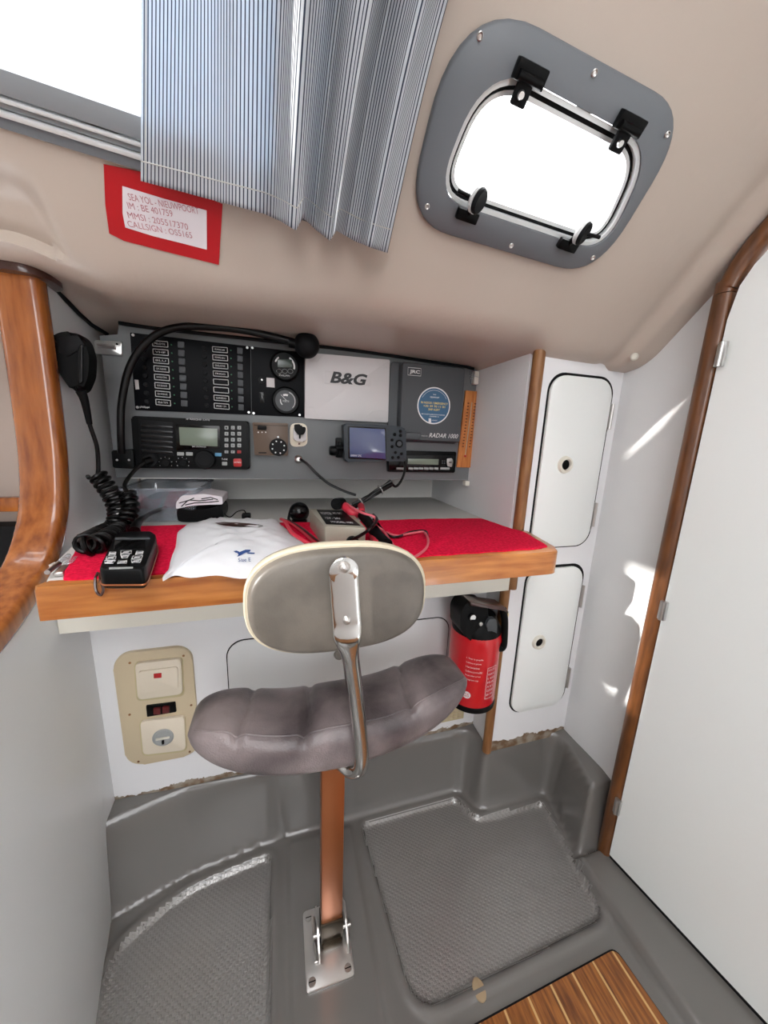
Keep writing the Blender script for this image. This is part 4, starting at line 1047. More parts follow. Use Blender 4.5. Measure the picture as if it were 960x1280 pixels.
for s, x0, y0, x1, y1, m in (('BRUG', 455, 388, 480, 398, 'label_w'), ('NIEUWPOORT', 425, 412, 510, 426, 'label_w'), ('IN NOOD / EMERGENCY', 340, 462, 588, 482, 'yellow'), ('+32 59 70 11 01', 362, 492, 562, 512, 'yellow'), ('SHIP ALERT', 408, 522, 515, 542, 'yellow'), ('MRCC COAST GUARD STATION OOSTENDE', 345, 572, 560, 582, 'label_w'), ('CHANNEL 16', 420, 590, 505, 600, 'label_w'), ('KUSTWACHT', 440, 626, 490, 636, 'label_w')):
    q = RC([(x0, y0), (x1, y1)]); dy = 0
    ptext(s, q[0][0], q[0][1]+dy, q[1][0], q[1][1]+dy, YD-.0011, M[m], 'print', k_, bold=.01)
plate('print_logo', RC([(412, 612), (434, 612), (436, 650), (412, 650)]), YD-.0009, .0003, M['label_w'], k_, 0, .0001)
q = RC([(414, 748), (682, 794)]); ptext('RADAR 1000', q[0][0], q[0][1]+.6, q[1][0], q[1][1]-.2, YD-.0004, M['label_w'], 'print', ra, shear=.3)
q = RC([(338, 768), (402, 780)]); ptext('MARINE', q[0][0], q[0][1], q[1][0], q[1][1], YD-.0004, M['key'], 'print', ra)

# ---- wooden thermometer
th = thing('thermometer', (.42, YB, .83), 'narrow wooden thermometer board at the right end of the instrument panel', 'thermometer')
plate('board', [(582.5, 488), (598, 489.5), (588.2, 584.5), (571.2, 584)], YB, .006, M['skin_o'], th, .001)
YT = YB-.006
a = W(590, 503, 'y', YT-.001); e = W(581.5, 570, 'y', YT-.001)
b = MB(); b.tube([a, e], .0011, 8); b.build('glass_tube', M['gold'], th)
b = MB(); b.lathe([(.003*math.sin(t), -.003*math.cos(t)) for t in [PI*k/8 for k in range(9)]], e, Y_, 12); b.build('bulb', M['key_red'], th)
b = MB()
for i in range(15):
    for s in (-1, 1):
        p = a+(e-a)*(.02+.8*i/14)+V(s*.0095, .0002, 0); b.box(p, (.005, .0004, .0028))
b.build('scale', M['thermo_ink'], th)

# ---- car stereo
cs = thing('car_stereo', (.32, YB, .82), 'slim black car radio with silver buttons below the radar display', 'stereo')
S5 = lambda pts: zf(405, 520, 5.33, pts)
plate('front_frame', S5([(420, 228), (882, 238), (872, 378), (425, 372)]), YB, .010, M['black'], cs, .003, .002)
YS = YB-.010
plate('face', S5([(430, 262), (868, 262), (862, 368), (432, 362)]), YS, .006, M['black_g'], cs, .003, .001); YS -= .006
plate('display', S5([(560, 284), (765, 288), (762, 325), (558, 320)]), YS, .0006, M['lcd'], cs, .0006, .0002)
for x0, x1 in ((484, 536), (565, 595), (600, 630), (634, 662), (668, 698), (703, 730), (736, 763), (777, 838)):
    plate('preset_button', S5([(x0, 342), (x1, 344), (x1-2, 358), (x0-2, 356)]), YS, .0015, M['key'], cs, .0005, .0003)
kn = plate('volume_button', S5([(822, 284), (854, 282), (860, 305), (852, 340), (826, 336), (820, 310)]), YS, .003, M['silver'], cs, .002, .0008)
plate('volume_mark', S5([(832, 306), (850, 306), (850, 312), (832, 312)]), YS-.003, .0003, M['black'], kn, 0, .0001)
for k in range(4): plate('small_button', S5([(785+14*(k % 2), 296+14*(k//2)), (794+14*(k % 2), 296+14*(k//2)), (794+14*(k % 2), 304+14*(k//2)), (785+14*(k % 2), 304+14*(k//2))]), YS, .001, M['charcoal'], cs, 0, .0003)

# ---- plotter on its bracket
gp_ = thing('chart_plotter', (.24, YB, .82), 'slate grey handheld chart plotter with blue screen on a swivel bracket', 'plotter')
YQ = .752
GB = S5([(130, 48), (450, 62), (545, 78), (550, 302), (340, 298), (140, 308)])
P = pp(GB, YQ); b = MB(); b.prism([p+V(0, .030, 0) for p in roundpoly(P, .007, 5)], (0, -.030, 0), .004, 3); b.build('body', M['gps'], gp_)
sb = plate('screen_bezel', S5([(158, 66), (412, 80), (418, 294), (162, 284)]), YQ, .0008, M['black_g'], gp_, .003, .0003)
plate('screen', S5([(170, 76), (405, 88), (411, 286), (172, 274)]), YQ-.0008, .0004, M['screen'], sb, .001, .0001)
q = S5([(178, 258), (250, 270)]); ptext('GPSMAP 276C', q[0][0], q[0][1], q[1][0], q[1][1], YQ-.0014, M['label_w'], 'print', sb)
for xx, yy in ((511, 101), (473, 123), (512, 130), (455, 160), (455, 204), (478, 243), (519, 252), (459, 277), (497, 276)):
    q = S5([(xx, yy)])[0]; disc('button', q[0], q[1], YQ, .0036, .0025, M['black'], gp_, .0008, 16)
q = S5([(503, 185)])[0]; rp = disc('rocker_pad', q[0], q[1], YQ, .0088, .003, M['black'], gp_, .001, 24); disc('rocker_cap', q[0], q[1], YQ-.003, .0055, .0015, M['charcoal'], rp, .0008, 20)
c = W(421, 560, 'y', YQ+.02); b = MB(); b.cyl(c+V(-.004, 0, 0), c+V(.030, 0, 0), .006, 14); b.box(c+V(.008, .024, 0), (.008, .05, .030), .002); b.box(c+V(.04, YB-.757-.02, 0), (.075, .014, .045), .003); b.build('bracket', M['black'], gp_)
b = MB(); b.lathe([(0, .010), (.009, .010), (.011, .006), (.011, -.004), (.007, -.006), (0, -.006)], c+V(-.006, 0, -.006), (-1, 0, 0), 12); b.build('clamp_knob', M['black'], gp_)
c = W(512, 545, 'y', YQ+.012); b = MB(); b.box(c+V(.008, .004, 0), (.040, .016, .017), .004, 3); b.build('aerial_stub', M['charcoal'], gp_)

# ================================================================== MICROPHONE AND COILED CORD
mc = thing('fist_microphone', (-.33, .72, .95), 'black fist microphone hanging on the left wall with a long coiled cord', 'microphone')
mo = [(78, 416), (98, 414), (110, 423), (117, 445), (116, 470), (108, 489), (97, 491), (87, 478), (75, 460), (66, 442), (66, 425)]
P = pp(mo, .700); b = MB(); b.prism([p+V(-.006, .026, 0) for p in roundpoly(P, .008, 4)], (0, -.026, 0), .010, 4); bdm = b.build('body', M['black'], mc)
plate('grille_panel', [(74, 421), (97, 419), (106, 432), (84, 446), (73, 440)], .700, .002, M['dark'], bdm, .003, .001)
plate('grip_ridge', [(98, 432), (103, 430), (103, 478), (97, 480)], .700, .003, M['black_g'], bdm, .002, .001)
c = W(62, 440, 'y', .715); b = MB(); b.box((c.x-.006, .715, c.z), (.012, .012, .055), .003); b.build('hanger', M['dark'], mc)
a = W(101, 489, 'y', .690); 
st_ = [W(101, 489, 'y', .684), W(106, 502, 'y', .688), W(112, 530, 'y', .695), W(121, 558, 'y', .705), W(123, 584, 'y', .71), W(122, 593, 'y', .71)]
b = MB(); b.tube(spline(st_[:3], 6), .0055, 10, rf=lambda t: .0075-.0035*t); b.build('strain_relief', M['black'], mc)
b = MB(); b.tube(spline(st_, 8), .0032, 10); b.build('cord', M['cable'], mc)
path = [W(120, 592, 'y', .71), W(131, 606, 'y', .705), W(141, 622, 'y', .70), W(147, 640, 'y', .695), W(143, 658, 'y', .68), W(126, 668, 'y', .655), V(*W(106, 680, 'z', ZC+.016))]
path2 = [V(*W(104, 684, 'z', ZC+.013)), V(*W(125, 678, 'z', ZC+.014)), W(146, 664, 'y', .665), W(158, 650, 'y', .69), W(163, 632, 'y', .71), W(158, 614, 'y', .725)]
def coil(path, turns, R, r):
    C = spline(path, 30); m = len(C); L = [0]
    for p, q in zip(C, C[1:]): L.append(L[-1]+(q-p).length)
    out = []; prev = None; N = turns*14
    for i in range(N+1):
        s = L[-1]*i/N; k = 0
        while k < m-2 and L[k+1] < s: k += 1
        t = (s-L[k])/(L[k+1]-L[k]+1e-9); p = C[k]+(C[k+1]-C[k])*t
        d = (C[min(m-1, k+3)]-C[max(0, k-3)]).normalized()
        u = (prev-d*prev.dot(d)) if prev else d.orthogonal(); u.normalize(); prev = u; w = d.cross(u); a = 2*PI*turns*i/N
        out.append(p+(u*math.cos(a)+w*math.sin(a))*R)
    return out
b = MB(); b.tube(coil(path, 24, .0125, .0032), .0033, 7); b.build('coiled_cord', M['cable'], mc)
b = MB(); b.tube(coil(path2, 20, .0118, .0032), .0033, 7); b.build('coiled_cord', M['cable'], mc)
tl = [path2[-1], W(156, 606, 'y', .735), W(163, 594, 'y', .755), W(175, 582, 'y', .772), W(188, 575, 'y', .782)]
b = MB(); b.tube(spline(tl, 8), .0035, 8); b.tube([W(180, 578, 'y', .776), W(189, 575, 'y', .785)], .0075, 12); b.build('cord', M['cable'], mc)

# ================================================================== THINGS ON THE TABLE
# handheld remote
def onz(q, z): return W(q[0], q[1], 'z', z)
H8 = lambda pts: zf(110, 650, 9.6, pts)
hh0 = thing('handheld_remote', onz((153, 700), ZC), 'black handheld remote with small white-edged buttons lying on the red felt', 'remote')
zt = ZC+.024
out_ = [onz(q, zt) for q in H8([(345, 150), (460, 128), (760, 128), (815, 165), (820, 240), (700, 560), (660, 600), (160, 600), (130, 575), (150, 520), (300, 220)])]
out_ = roundpoly(out_, .004, 4)
b = MB(); c = sum(out_, Vector())/len(out_)
vs = [[b.b.verts.new(V(*(c+(p-c)*k).xy, z)) for p in out_] for k, z in ((.93, ZC), (.985, ZC+.003), (1.0, ZC+.007), (1.0, zt-.006), (.985, zt-.002), (.95, zt))]
for A, B in zip(vs, vs[1:]):
    for k in range(len(A)): b.b.faces.new((A[k], A[(k+1) % len(A)], B[(k+1) % len(A)], B[k]))
b.b.faces.new(vs[0]); b.b.faces.new(vs[-1]); b.build('case', M['black'], hh0)
b = MB(); b.tube([V(*(c+(p-c)*1.001).xy, ZC+.0065) for p in out_], .0012, 6, closed=True); tag(b.build('trim_line', M['copper'], hh0), 'thin copper coloured line')
def flat(name, pts, z, d, m, parent, r=.001, bev=.0004):
    P = roundpoly([onz(q, z+d) for q in pts], r, 3) if r else [onz(q, z+d) for q in pts]
    return MB().prism([V(p.x, p.y, z) for p in P], (0, 0, d), bev).build(name, m, parent)
flat('grip_bar', H8([(330, 205), (740, 205), (735, 225), (325, 228)]), zt, .001, M['charcoal'], hh0, .001)
flat('screen', H8([(320, 245), (705, 240), (690, 345), (300, 355)]), zt, .0006, M['black_g'], hh0, .002, .0002)
for Q in ([(262, 388), (333, 388), (325, 425), (250, 428)], [(225, 440), (335, 438), (328, 470), (218, 474)], [(200, 488), (330, 488), (300, 522), (205, 520)], [(395, 370), (520, 370), (520, 405), (395, 405)], [(392, 412), (500, 410), (470, 455), (410, 458)], [(370, 490), (465, 490), (460, 522), (355, 524)], [(585, 378), (662, 378), (650, 415), (572, 417)], [(542, 432), (655, 430), (640, 466), (525, 470)], [(520, 480), (640, 478), (620, 512), (530, 515)]):
    o = [onz(q, zt+.0016) for q in H8(Q)]; b = MB(); b.prism([V(p.x, p.y, zt-.0005) for p in o], (0, 0, .0021), .0004); k = b.build('button', M['dark'], hh0)
    linework([p+V(0, 0, .0002) for p in o], .0006, M['label_w'], 'button_outline', k)
    cc_ = sum(o, Vector())/4; flat_ = MB(); flat_.box(cc_+V(0, 0, .0003), (.006, .0035, .0003)); flat_.build('button_mark', M['label_w'], k)
flat('name_strip', H8([(255, 565), (540, 560), (535, 578), (252, 588)]), zt, .0005, M['key'], hh0, 0, .0001)
cb = [onz((168, 664), ZC+.014), W(171, 655, 'z', ZC+.02), W(178, 648, 'z', ZC+.024), W(190, 641, 'z', ZC+.022), V(-.235, .80, .745)]
b = MB(); b.tube(spline(cb, 8), .005, 10, rf=lambda t: .0085-.0045*min(1, t*1.6)); b.build('cable', M['cable'], hh0)
lp = [onz((122, 716), ZC+.006), W(119, 724, 'y', .4505), W(120, 738, 'y', .446), W(126, 744, 'y', .446), W(129, 737, 'y', .446), W(126, 726, 'y', .448), onz((124, 717), ZC+.006)]
b = MB(); b.tube(spline(lp, 8), .0015, 6); b.build('wrist_loop', M['wood_dark'], hh0)

# white plastic pouch
bgo = [(203, 721), (208, 712), (214, 697), (219, 680), (222, 665), (227, 658), (243, 652), (262, 646.5), (266, 649), (275, 646), (300, 648), (310, 646.5), (325, 648.5), (346, 648.5), (352, 655), (362, 664), (378, 676), (395, 690), (400, 706), (396, 716), (330, 716), (300, 718), (270, 714), (238, 717), (218, 714)]
bo_ = [onz(q, ZC+.006) for q in bgo]
b = MB(); Pl = [(p.x, p.y) for p in bo_]
bx0, bx1 = min(p[0] for p in Pl), max(p[0] for p in Pl); by0, by1 = min(p[1] for p in Pl), max(p[1] for p in Pl)
cxy = V((bx0+bx1)/2, (by0+by1)/2, 0)
nb = len(bo_)*4; ring_ = spline(bo_, 4, True)
def bagpt(i, j, top=1):
    k = j/14; p = ring_[i % len(ring_)]; q = cxy+(V(p.x, p.y, 0)-cxy)*(1-k)
    h = (1-(1-k)**3.4)**.8*.017
    wv = .0022*math.sin(q.x*95+q.y*40)*k+.0016*math.sin(q.y*150-q.x*60)*k+.001*math.sin(q.x*210)*math.sin(q.y*180)
    e = .004*math.exp(-(k/.05)**2)*(.5+.5*math.sin(i*.9))
    z = ZC+.0012+.004*(1-k)*0+h+wv+e if top else ZC+.0006+.002*k*0
    return V(q.x, q.y, z)
b.grid(lambda i, j: bagpt(i, j), len(ring_), 14, closed_u=True)
bm = b.b; bm.verts.ensure_lookup_table()
bm.faces.new([bm.verts[i*14+13] for i in range(len(ring_))])
bot = [bm.verts.new(V(p.x, p.y, ZC+.0004)) for p in ring_]
for i in range(len(ring_)): bm.faces.new((bm.verts[0] if False else [v for v in bm.verts][0] , ) ) if False else None
bm.verts.ensure_lookup_table()
for i in range(len(ring_)):
    j = (i+1) % len(ring_); bm.faces.new((bm.verts[i*14], bm.verts[j*14], bot[j], bot[i]))
bm.faces.new(bot)
pch = b.build('plastic_pouch', M['bag'], sharp=75, base=V(cxy.x, cxy.y, ZC+.0004)); tag(pch, 'puffy white plastic pouch printed with a small blue dolphin lying on the red felt', 'bag')
from mathutils.bvhtree import BVHTree
bagtree = BVHTree.FromPolygons([v.co+pch.location for v in pch.data.vertices], [tuple(p.vertices) for p in pch.data.polygons])
def bag_hit(q):
    d = ray(*q).normalized(); h, n_, _, _ = bagtree.ray_cast(CAM, d)
    if h is None: h = onz(q, ZC+.015)
    return h+V(0, 0, .0011)
def onbag(name, pts, m):
    P = []
    for k, q in enumerate(pts):
        r_ = pts[(k+1) % len(pts)]
        for t in (0, .5): P.append(bag_hit((q[0]+(r_[0]-q[0])*t, q[1]+(r_[1]-q[1])*t)))
    c = bag_hit((sum(q[0] for q in pts)/len(pts), sum(q[1] for q in pts)/len(pts)))
    b = MB(); cv = b.b.verts.new(c); vs = [b.b.verts.new(p) for p in P]
    for k in range(len(vs)): b.b.faces.new((cv, vs[k], vs[(k+1) % len(vs)]))
    return b.build(name, m, pch)
PG = lambda pts: zf(200, 640, 5.333, pts)
onbag('handle_hole', PG([(365, 76), (420, 70), (500, 72), (600, 80), (660, 88), (690, 96), (660, 106), (590, 104), (500, 102), (430, 94), (390, 86)]), M['wood_dark'])
onbag('print', PG([(540, 268), (570, 256), (605, 256), (600, 268), (570, 276), (545, 290), (528, 298), (514, 304), (524, 288), (515, 280)]), M['ink_blue'])
onbag('print', PG([(490, 266), (510, 262), (530, 270), (525, 278), (505, 276)]), M['ink_blue'])
onbag('print', PG([(585, 274), (632, 276), (630, 284), (582, 282)]), M['ink_blue'])
p0 = bag_hit(PG([(522, 343)])[0]); p1 = bag_hit(PG([(606, 340)])[0]); p2 = bag_hit(PG([(522, 318)])[0])
text('Size E', p0+V(0, 0, .001), p1-p0, p2-p0, (p1-p0).length, (p2-p0).length, M['ink_blue'], 'print', pch)

# clear storage box at the back left
q0, q1 = W(135, 655, 'z', .722), W(213, 655, 'z', .722)
bxx0, bxx1 = -.300, -.165; y0_, y1_ = .765, .93
cbx = thing('clear_box', ((bxx0+bxx1)/2, .85, .7202), 'clear plastic storage box at the back left of the table under the panel', 'box')
b = MB()
sp_ = lambda e, z: [V(x_, y_, z) for x_, y_ in ((bxx0-e, y0_-e), (bxx1+e, y0_-e), (bxx1+e, y1_+e), (bxx0-e, y1_+e))]
o_ = [roundpoly(sp_(e, z), .012, 4) for e, z in ((-.010, .7205), (0, .785), (.004, .785), (.004, .788), (-.002, .788), (-.0115, .723))]
vs = [[b.b.verts.new(p) for p in l] for l in o_]
for A, B in zip(vs, vs[1:]):
    for k in range(len(A)): b.b.faces.new((A[k], A[(k+1) % len(A)], B[(k+1) % len(A)], B[k]))
b.b.faces.new(vs[0]); b.b.faces.new(vs[-1]); b.build('tub', M['clear'], cbx)
b = MB(); b.tube([p+V(0, 0, .0015) for p in roundpoly(sp_(.003, .787), .012, 4)], .002, 6, closed=True); b.build('rim', M['clear'], cbx)
dkc = tag(MB().box((-.235, .86, .745), (.10, .10, .035), .012, 3).build('black_pouch', M['dark']), 'dark soft pouch inside the clear storage box', 'pouch')
# folded paper with black strap
wl = thing('folded_chart_wallet', W(252, 652, 'z', .7205), 'white wallet with dark scribbles above a black strap behind the white pouch', 'wallet')
wo = [W(223, 652, 'z', .7205), W(281, 650, 'z', .7205)]
WA, WB_ = wo[0], wo[1]
b = MB(); cx_ = (WA.x+WB_.x)/2; ww = WB_.x-WA.x; yw = .765
sec_ = [(-.5, .018), (-.48, .002), (-.3, 0), (.3, 0), (.48, .004), (.5, .020), (.46, .034), (.2, .027), (-.2, .024), (-.46, .030)]
b.prism(roundpoly([V(cx_+a*ww, yw, .7206+z) for a, z in sec_], .006, 3), (0, .07, 0), .002); b.build('strap', M['black'], wl)
b = MB(); tp_ = [(-.5, .028), (-.2, .034), (.2, .036), (.5, .036), (.5, .052), (.1, .058), (-.35, .055), (-.48, .042)]
b.prism(roundpoly([V(cx_+a*ww, yw-.002, .7206+z) for a, z in tp_], .003, 3), (0, .075, 0), .001); wt_ = b.build('cover', M['paper'], wl)
for L in ([(-.42, .040), (-.2, .046), (0, .044), (.3, .047)], [(-.3, .036), (-.1, .040), (.2, .041), (.42, .043)], [(-.38, .033), (-.25, .044), (-.1, .050)], [(.05, .048), (.25, .051), (.4, .046)]):
    linework([V(cx_+a*ww, yw-.0026, .7206+z) for a, z in L], .0010, M['black_ink'], 'scribble', wt_, False)
# small clip with wire
sc_ = thing('small_plug', W(308, 646, 'z', .7205), 'tiny black plug with a thin curled wire at the back of the table', 'plug')
c = W(308, 645, 'z', .728); b = MB(); b.box(c, (.018, .016, .013), .003); b.build('plug_body', M['black'], sc_)
b = MB(); b.tube(spline([c, c+V(-.004, 0, .012), c+V(-.018, 0, .010), c+V(-.032, .004, -.002), c+V(-.042, .004, .003), c+V(-.046, .006, .016)], 8), .0013, 6); b.build('wire', M['cable'], sc_)
# black ball shaped mount beside it
c = W(374, 640, 'z', .742)
bm_ = thing('suction_mount', V(c.x, c.y, .7205), 'small black ball-shaped suction mount standing behind the metal box', 'mount')
b = MB(); b.lathe([(.021*math.sin(a), -.021*math.cos(a)) for a in [PI*k/14 for k in range(15)]], c, Y_, 28); k = b.build('ball', M['black_g'], bm_)
b = MB(); b.lathe([(.016, 0), (.016, .004), (.006, .006), (.006, .014)], V(c.x, c.y, .7205), (0, 0, 1), 20); b.build('foot', M['black'], bm_)
b = MB(); b.tube(spline([c+V(-.018, -.002, .004), c+V(-.022, -.004, -.014), c+V(-.018, -.006, -.018)], 6), .003, 8); b.build('stalk', M['black'], bm_)

# metal converter box
mb_ = thing('metal_junction_box', onz((425, 678), ZC), 'small grey metal box with a black printed top standing on the red felt', 'electrical box')
zt2 = ZC+.036
fl_ = onz((404, 684), ZC); fr2 = onz((458, 682), ZC)
tfl, tfr, tbr, tbl = onz((406, 658), zt2), onz((457.5, 660), zt2), onz((437, 637), zt2), onz((387, 636), zt2)
base_ = [V(p.x, p.y, ZC+.0003) for p in (tfl, tfr, tbr, tbl)]
b = MB(); b.prism(roundpoly(base_, .003, 3), (0, 0, zt2-ZC-.0003), .0012); mbx = b.build('case', M['boxgrey'], mb_)
u_ = (tfr-tfl); v_ = (tbl-tfl); u_.z = 0; v_.z = 0
b = MB(); b.prism([V(*(tfl+u_*a+v_*c_).xy, zt2+.0002) for a, c_ in ((.08, .10), (.93, .10), (.96, .93), (.18, .93))], (0, 0, .0006)); lbp = b.build('printed_label', M['black'], mb_)
for s, a, c_, w, h_ in (('PROMETER', .2, .62, .3, .14), ('AC  DC', .55, .68, .25, .10), ('12V - 24V', .2, .36, .4, .10), ('MODEL 100', .25, .16, .55, .09)):
    text(s, V(*(tfl+u_*a+v_*c_).xy, zt2+.001), u_, v_, u_.length*w, v_.length*h_, M['label_w'], 'print', lbp)
c = tfl+u_*.68; nrm = V(u_.y, -u_.x, 0).normalized()
b = MB(); b.lathe([(0, .004), (.006, .004), (.009, .003), (.0105, .0)], V(c.x, c.y, ZC+.012), nrm, 20); b.build('cable_gland', M['black'], mbx)

# connectors and wires
jk = thing('jump_leads', onz((480, 680), ZC), 'tangle of red and black plugs and leads resting on the grey metal box', 'cable')
def ztube(name, pts, r, m, par=jk, n=8, sub=8):
    P = [(onz(q[:2], q[2]) if len(q) == 3 else V(*q[:3])) for q in pts]
    return MB().tube(spline(P, sub), r, n).build(name, m, par)
K = lambda x, y: (350+x/4.8, 580+y/4.8)
def kz(*L): return [(*K(a, c_), z) for a, c_, z in L]
ztube('black_plug', kz((335, 240, ZC+.052), (370, 235, ZC+.050)), .011, M['black'], n=14)
ztube('red_plug', kz((372, 240, ZC+.048), (425, 285, ZC+.042), (468, 300, ZC+.036)), .0078, M['red_wire'], n=12)
ztube('red_plug', kz((475, 235, ZC+.030), (490, 262, ZC+.030), (488, 285, ZC+.030)), .0068, M['red_wire'], n=12)
ztube('black_plug', kz((490, 305, ZC+.036), (530, 350, ZC+.030), (560, 390, ZC+.024)), .0085, M['black'], n=14)
ztube('black_plug', kz((560, 395, ZC+.018), (600, 450, ZC+.013), (640, 485, ZC+.011)), .0105, M['black'], n=14)
ztube('red_plug', kz((540, 380, ZC+.020), (560, 430, ZC+.012), (575, 480, ZC+.010)), .007, M['red_wire'], n=12)
ztube('black_lead', kz((410, 462, ZC+.012), (480, 430, ZC+.026), (545, 385, ZC+.040), (580, 335, ZC+.042), (560, 305, ZC+.040)), .0028, M['cable'])
ztube('red_lead', kz((385, 225, ZC+.052), (440, 265, ZC+.050), (500, 295, ZC+.048), (560, 315, ZC+.044), (575, 350, ZC+.034), (540, 385, ZC+.028)), .0022, M['pink_wire'])
ztube('red_lead', kz((570, 370, ZC+.020), (620, 400, ZC+.012), (655, 450, ZC+.008), (680, 485, ZC+.006)), .0020, M['pink_wire'])
ztube('black_lead', kz((560, 330, ZC+.030), (590, 360, ZC+.016), (640, 420, ZC+.006), (700, 438, ZC+.004), (780, 408, ZC+.004), (870, 402, ZC+.004), (885, 440, ZC+.004)), .0022, M['cable'])
ztube('red_lead', kz((640, 410, ZC+.005), (700, 430, ZC+.004), (785, 416, ZC+.004), (860, 408, ZC+.006), (888, 450, ZC+.006), (880, 500, ZC+.005), (830, 545, ZC+.005), (740, 590, ZC+.005)), .0022, M['pink_wire'])
ztube('black_lead', kz((5, 330, ZC+.006), (60, 345, ZC+.006), (130, 385, ZC+.005), (200, 440, ZC+.005), (250, 480, ZC+.005)), .0022, M['wood_dark'])
ztube('red_lead', kz((5, 330, ZC+.010), (30, 345, ZC+.030), (70, 410, ZC+.036), (140, 460, ZC+.034), (210, 500, ZC+.030), (290, 540, ZC+.02)), .0028, M['red_wire'])
ztube('red_lead', kz((15, 332, ZC+.006), (80, 365, ZC+.006), (150, 420, ZC+.006), (215, 480, ZC+.005), (260, 520, ZC+.005)), .0022, M['red_wire'])
b = MB(); b.lathe([(0, .001), (.006, .001), (.006, 0)], tfl+V(.0, .0, 0), (0, 0, 1), 8)

# power cable from panel plug to the plotter
pc = thing('plotter_power_cable', W(455, 620, 'z', .75), 'black cable tied in a bundle running from the panel socket to the chart plotter', 'cable')
c = W(373, 573.5, 'y', YB); b = MB(); b.lathe([(.009, 0), (.009, .004), (.0065, .006), (.0065, .016), (.004, .018), (0, .018)], V(c.x, YB, c.z), Y_, 18); b.build('plug', M['steel'], pc)
pw = [W(375, 574, 'y', .795), W(384, 580, 'y', .785), W(396, 592, 'y', .78), W(410, 604, 'y', .77), W(428, 613, 'y', .76), W(445, 619, 'y', .75)]
b = MB(); b.tube(spline(pw, 8), .003, 8); b.build('cable', M['cable'], pc)
B0, B1 = W(440, 634, 'y', .735), W(489, 604, 'y', .745)
for k in range(5):
    o1 = V(0, .008*math.cos(k*1.3), .006*math.sin(k*1.3)); o2 = V(0, .007*math.cos(k*1.3+1), .0065*math.sin(k*1.3+1))
    b = MB(); b.tube(spline([B0+o1, B0+(B1-B0)*.3+o2*.6, B0+(B1-B0)*.6+o1*.8, B1+o2], 8), .0030, 8); b.build('cable_loop', M['cable'], pc)
for t in (.22, .72):
    c = B0+(B1-B0)*t; d = (B1-B0).normalized(); u = d.orthogonal().normalized(); w = d.cross(u)
    b = MB(); b.tube([c+(u*math.cos(a)+w*math.sin(a))*.0105 for a in [2*PI*k/20 for k in range(20)]], .0014, 6, closed=True); b.build('cable_tie', M['key'], pc)
b = MB(); b.tube(spline([B1, W(495, 608, 'y', .75), W(502, 600, 'y', .755), W(506, 588, 'y', .76), W(506, 577, 'y', .765)], 8), .003, 8); b.build('cable', M['cable'], pc)

# ================================================================== FLOOR ITEMS
hp_ = [V(.556, .309, 0), V(.565, .295, 0), V(.575, .0, 0), V(.1, .0, 0), (.1, .305, 0), (.2, .303, 0)]
hp_ = roundpoly([V(.562, .311, .0056), V(.585, -.05, .0056), V(.16, -.05, .0056), V(.16, .299, .0056)], [.012, 0.001, .001, .001], 4)
b = MB(); b.prism(hp_, (0, 0, .006), .001); tag(b.build('floor_hatch', M['teakholly']), 'teak and holly striped wooden hatch board set in the grey floor', 'floor board')
b = MB(); b.prism([p-V(0, 0, .0002) for p in roundpoly([V(.566, .315, .0056), V(.589, -.05, .0056), V(.156, -.05, .0056), V(.156, .303, .0056)], [.014, .001, .001, .001], 4)], (0, 0, .001)); tag(b.build('trim_5', M['dark']), kind='structure')
b = MB(); b.prism([V(.297+.0105*math.cos(a), .335+.014*math.sin(a), .0054) for a in [2*PI*k/24 for k in range(24)]], (0, 0, .002), .0008); tag(b.build('floor_plug', M['tan']), 'small tan oval patch on the grey floor beside the wooden hatch', 'plug')

# ================================================================== NOTE AND CURTAIN
nt_ = thing('callsign_note', G(204, 330, .001), 'handwritten white paper note framed in red tape under the left window', 'note')
def onG(name, pts, off, th, m, parent, r=0):
    P = [G(a, c_, off) for a, c_ in pts]
    if r: P = roundpoly(P, r, 3)
    return MB().prism(P, -PN*th, 0).build(name, m, parent)
N6 = lambda pts: zf(125, 200, 6, pts)
onG('tape_frame', N6([(28, 30), (300, 85), (920, 330), (905, 560), (892, 785), (550, 700), (180, 605), (70, 550), (40, 330)]), .0008, .0006, M['red_tape'], nt_)
pa = onG('paper', N6([(168, 195), (480, 290), (800, 378), (802, 672), (620, 625), (400, 570), (190, 505), (170, 400)]), .0016, .0004, M['paper'], nt_)
for s, A, B, h_ in (('SEA YOL - NIEUWPOORT', (220, 300), (745, 408), .0066), ('IM : BE 401759', (215, 365), (550, 428), .0066), ('MMSI : 205517370', (215, 435), (665, 525), .0066), ('CALLSIGN : OS5165', (215, 500), (695, 588), .0066)):
    a, c_ = G(*N6([A])[0], .0022), G(*N6([B])[0], .0022); d = (c_-a).normalized(); up_ = PN.cross(d); up_ = up_ if up_.z > 0 else -up_
    text(s, a, d, up_, (c_-a).length, h_, M['ink_red'], 'handwriting', pa)

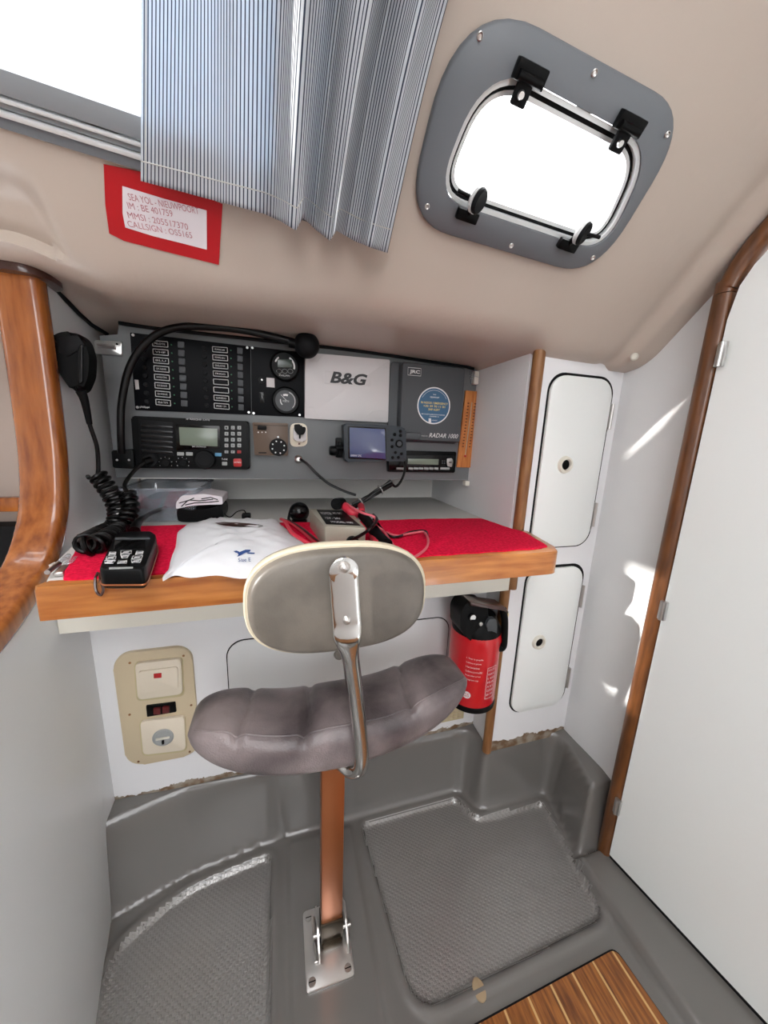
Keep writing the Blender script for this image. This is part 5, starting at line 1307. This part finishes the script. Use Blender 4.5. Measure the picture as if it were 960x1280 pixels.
# curtain
bot = [(0, 176, 226), (.18, 222, 238), (.30, 262, 249), (.42, 300, 259), (.52, 330, 267), (.60, 352, 277), (.655, 370, 288), (.70, 378, 272), (.755, 396, 288), (.80, 413, 301), (.835, 420, 288), (.90, 445, 302), (.96, 468, 311), (1, 484, 316)]
topc = [(0, 178, -330), (.3, 262, -330), (.5, 332, -330), (.7, 445, -330), (.85, 556, -330), (1, 668, -330)]
def lut(T, u):
    for a, c_ in zip(T, T[1:]):
        if u <= c_[0]+1e-9:
            t = (u-a[0])/(c_[0]-a[0]); return a[1]+(c_[1]-a[1])*t, a[2]+(c_[2]-a[2])*t
    return T[-1][1], T[-1][2]
NU, NV = 260, 90
b = MB(); uvl = {}
def foldh(u, v):
    g = sstep((u-.30)/.35)
    ph = 2*PI*(u*5.4+.35*math.sin(u*7)) 
    return .010+.0025*math.sin(u*14+v*2)*(1-g)+g*(.036*(.75+.35*v)*(1+math.sin(ph+.5*math.sin(v*3)))*.55+.004*math.sin(ph*2.3+1+v))
rows = []
for j in range(NV):
    v = j/(NV-1); row = []
    for i in range(NU):
        u = i/(NU-1); x0, y0 = lut(topc, u); x1, y1 = lut(bot, u)
        s = v
        # gathered edge leans out to the right near the top
        xx = x0+(x1-x0)*s; yy = y0+(y1-y0)*s
        if u > .5: xx += (u-.5)*2*(-14)*math.sin(PI*s)
        row.append(G(xx, yy, .012+foldh(u, v)))
    rows.append(row)
vsq = [[b.b.verts.new(p) for p in r_] for r_ in rows]
uvlay = b.b.loops.layers.uv.new('UVMap')
# cloth coordinate: arc length along the middle row, gathered part holds more cloth
acc = [0]
for i in range(1, NU):
    acc.append(acc[-1]+(rows[58][i]-rows[58][i-1]).length*(1-.30*sstep((i/NU-.3)/.3)))
for j in range(NV-1):
    for i in range(NU-1):
        f = b.b.faces.new((vsq[j][i], vsq[j][i+1], vsq[j+1][i+1], vsq[j+1][i]))
        for l, (a, c_) in zip(f.loops, ((i, j), (i+1, j), (i+1, j+1), (i, j+1))): l[uvlay].uv = (acc[a], c_/(NV-1)*.3)
cu = b.build('curtain', M['ticking'], sharp=180); tag(cu, 'blue and white striped cotton curtain hanging in folds over the side window', 'curtain')
so_ = cu.modifiers.new('s', 'SOLIDIFY'); so_.thickness = .0006
ra_, rb_ = rows[1][0], rows[1][-1]; rd_ = (rb_-ra_).normalized()
b = MB(); b.tube([ra_-rd_*.75+upv*.004-PN*.006, rb_+rd_*.03+upv*.004-PN*.006], .005, 12); tag(b.build('curtain_rod', M['bright_alu']), 'thin metal curtain rod above the side window', 'curtain rod')
# hems
hem = [rows[int((NV-1)*.958)][i]-PN*.0006 for i in range(0, NU, 2)]
b = MB(); b.tube(hem, .0006, 5); b.build('hem_seam', M['shelf'], cu)
hem = [rows[j][6]-PN*.0006 for j in range(NV)]
b = MB(); b.tube(hem, .0005, 5); b.build('hem_seam', M['shelf'], cu)
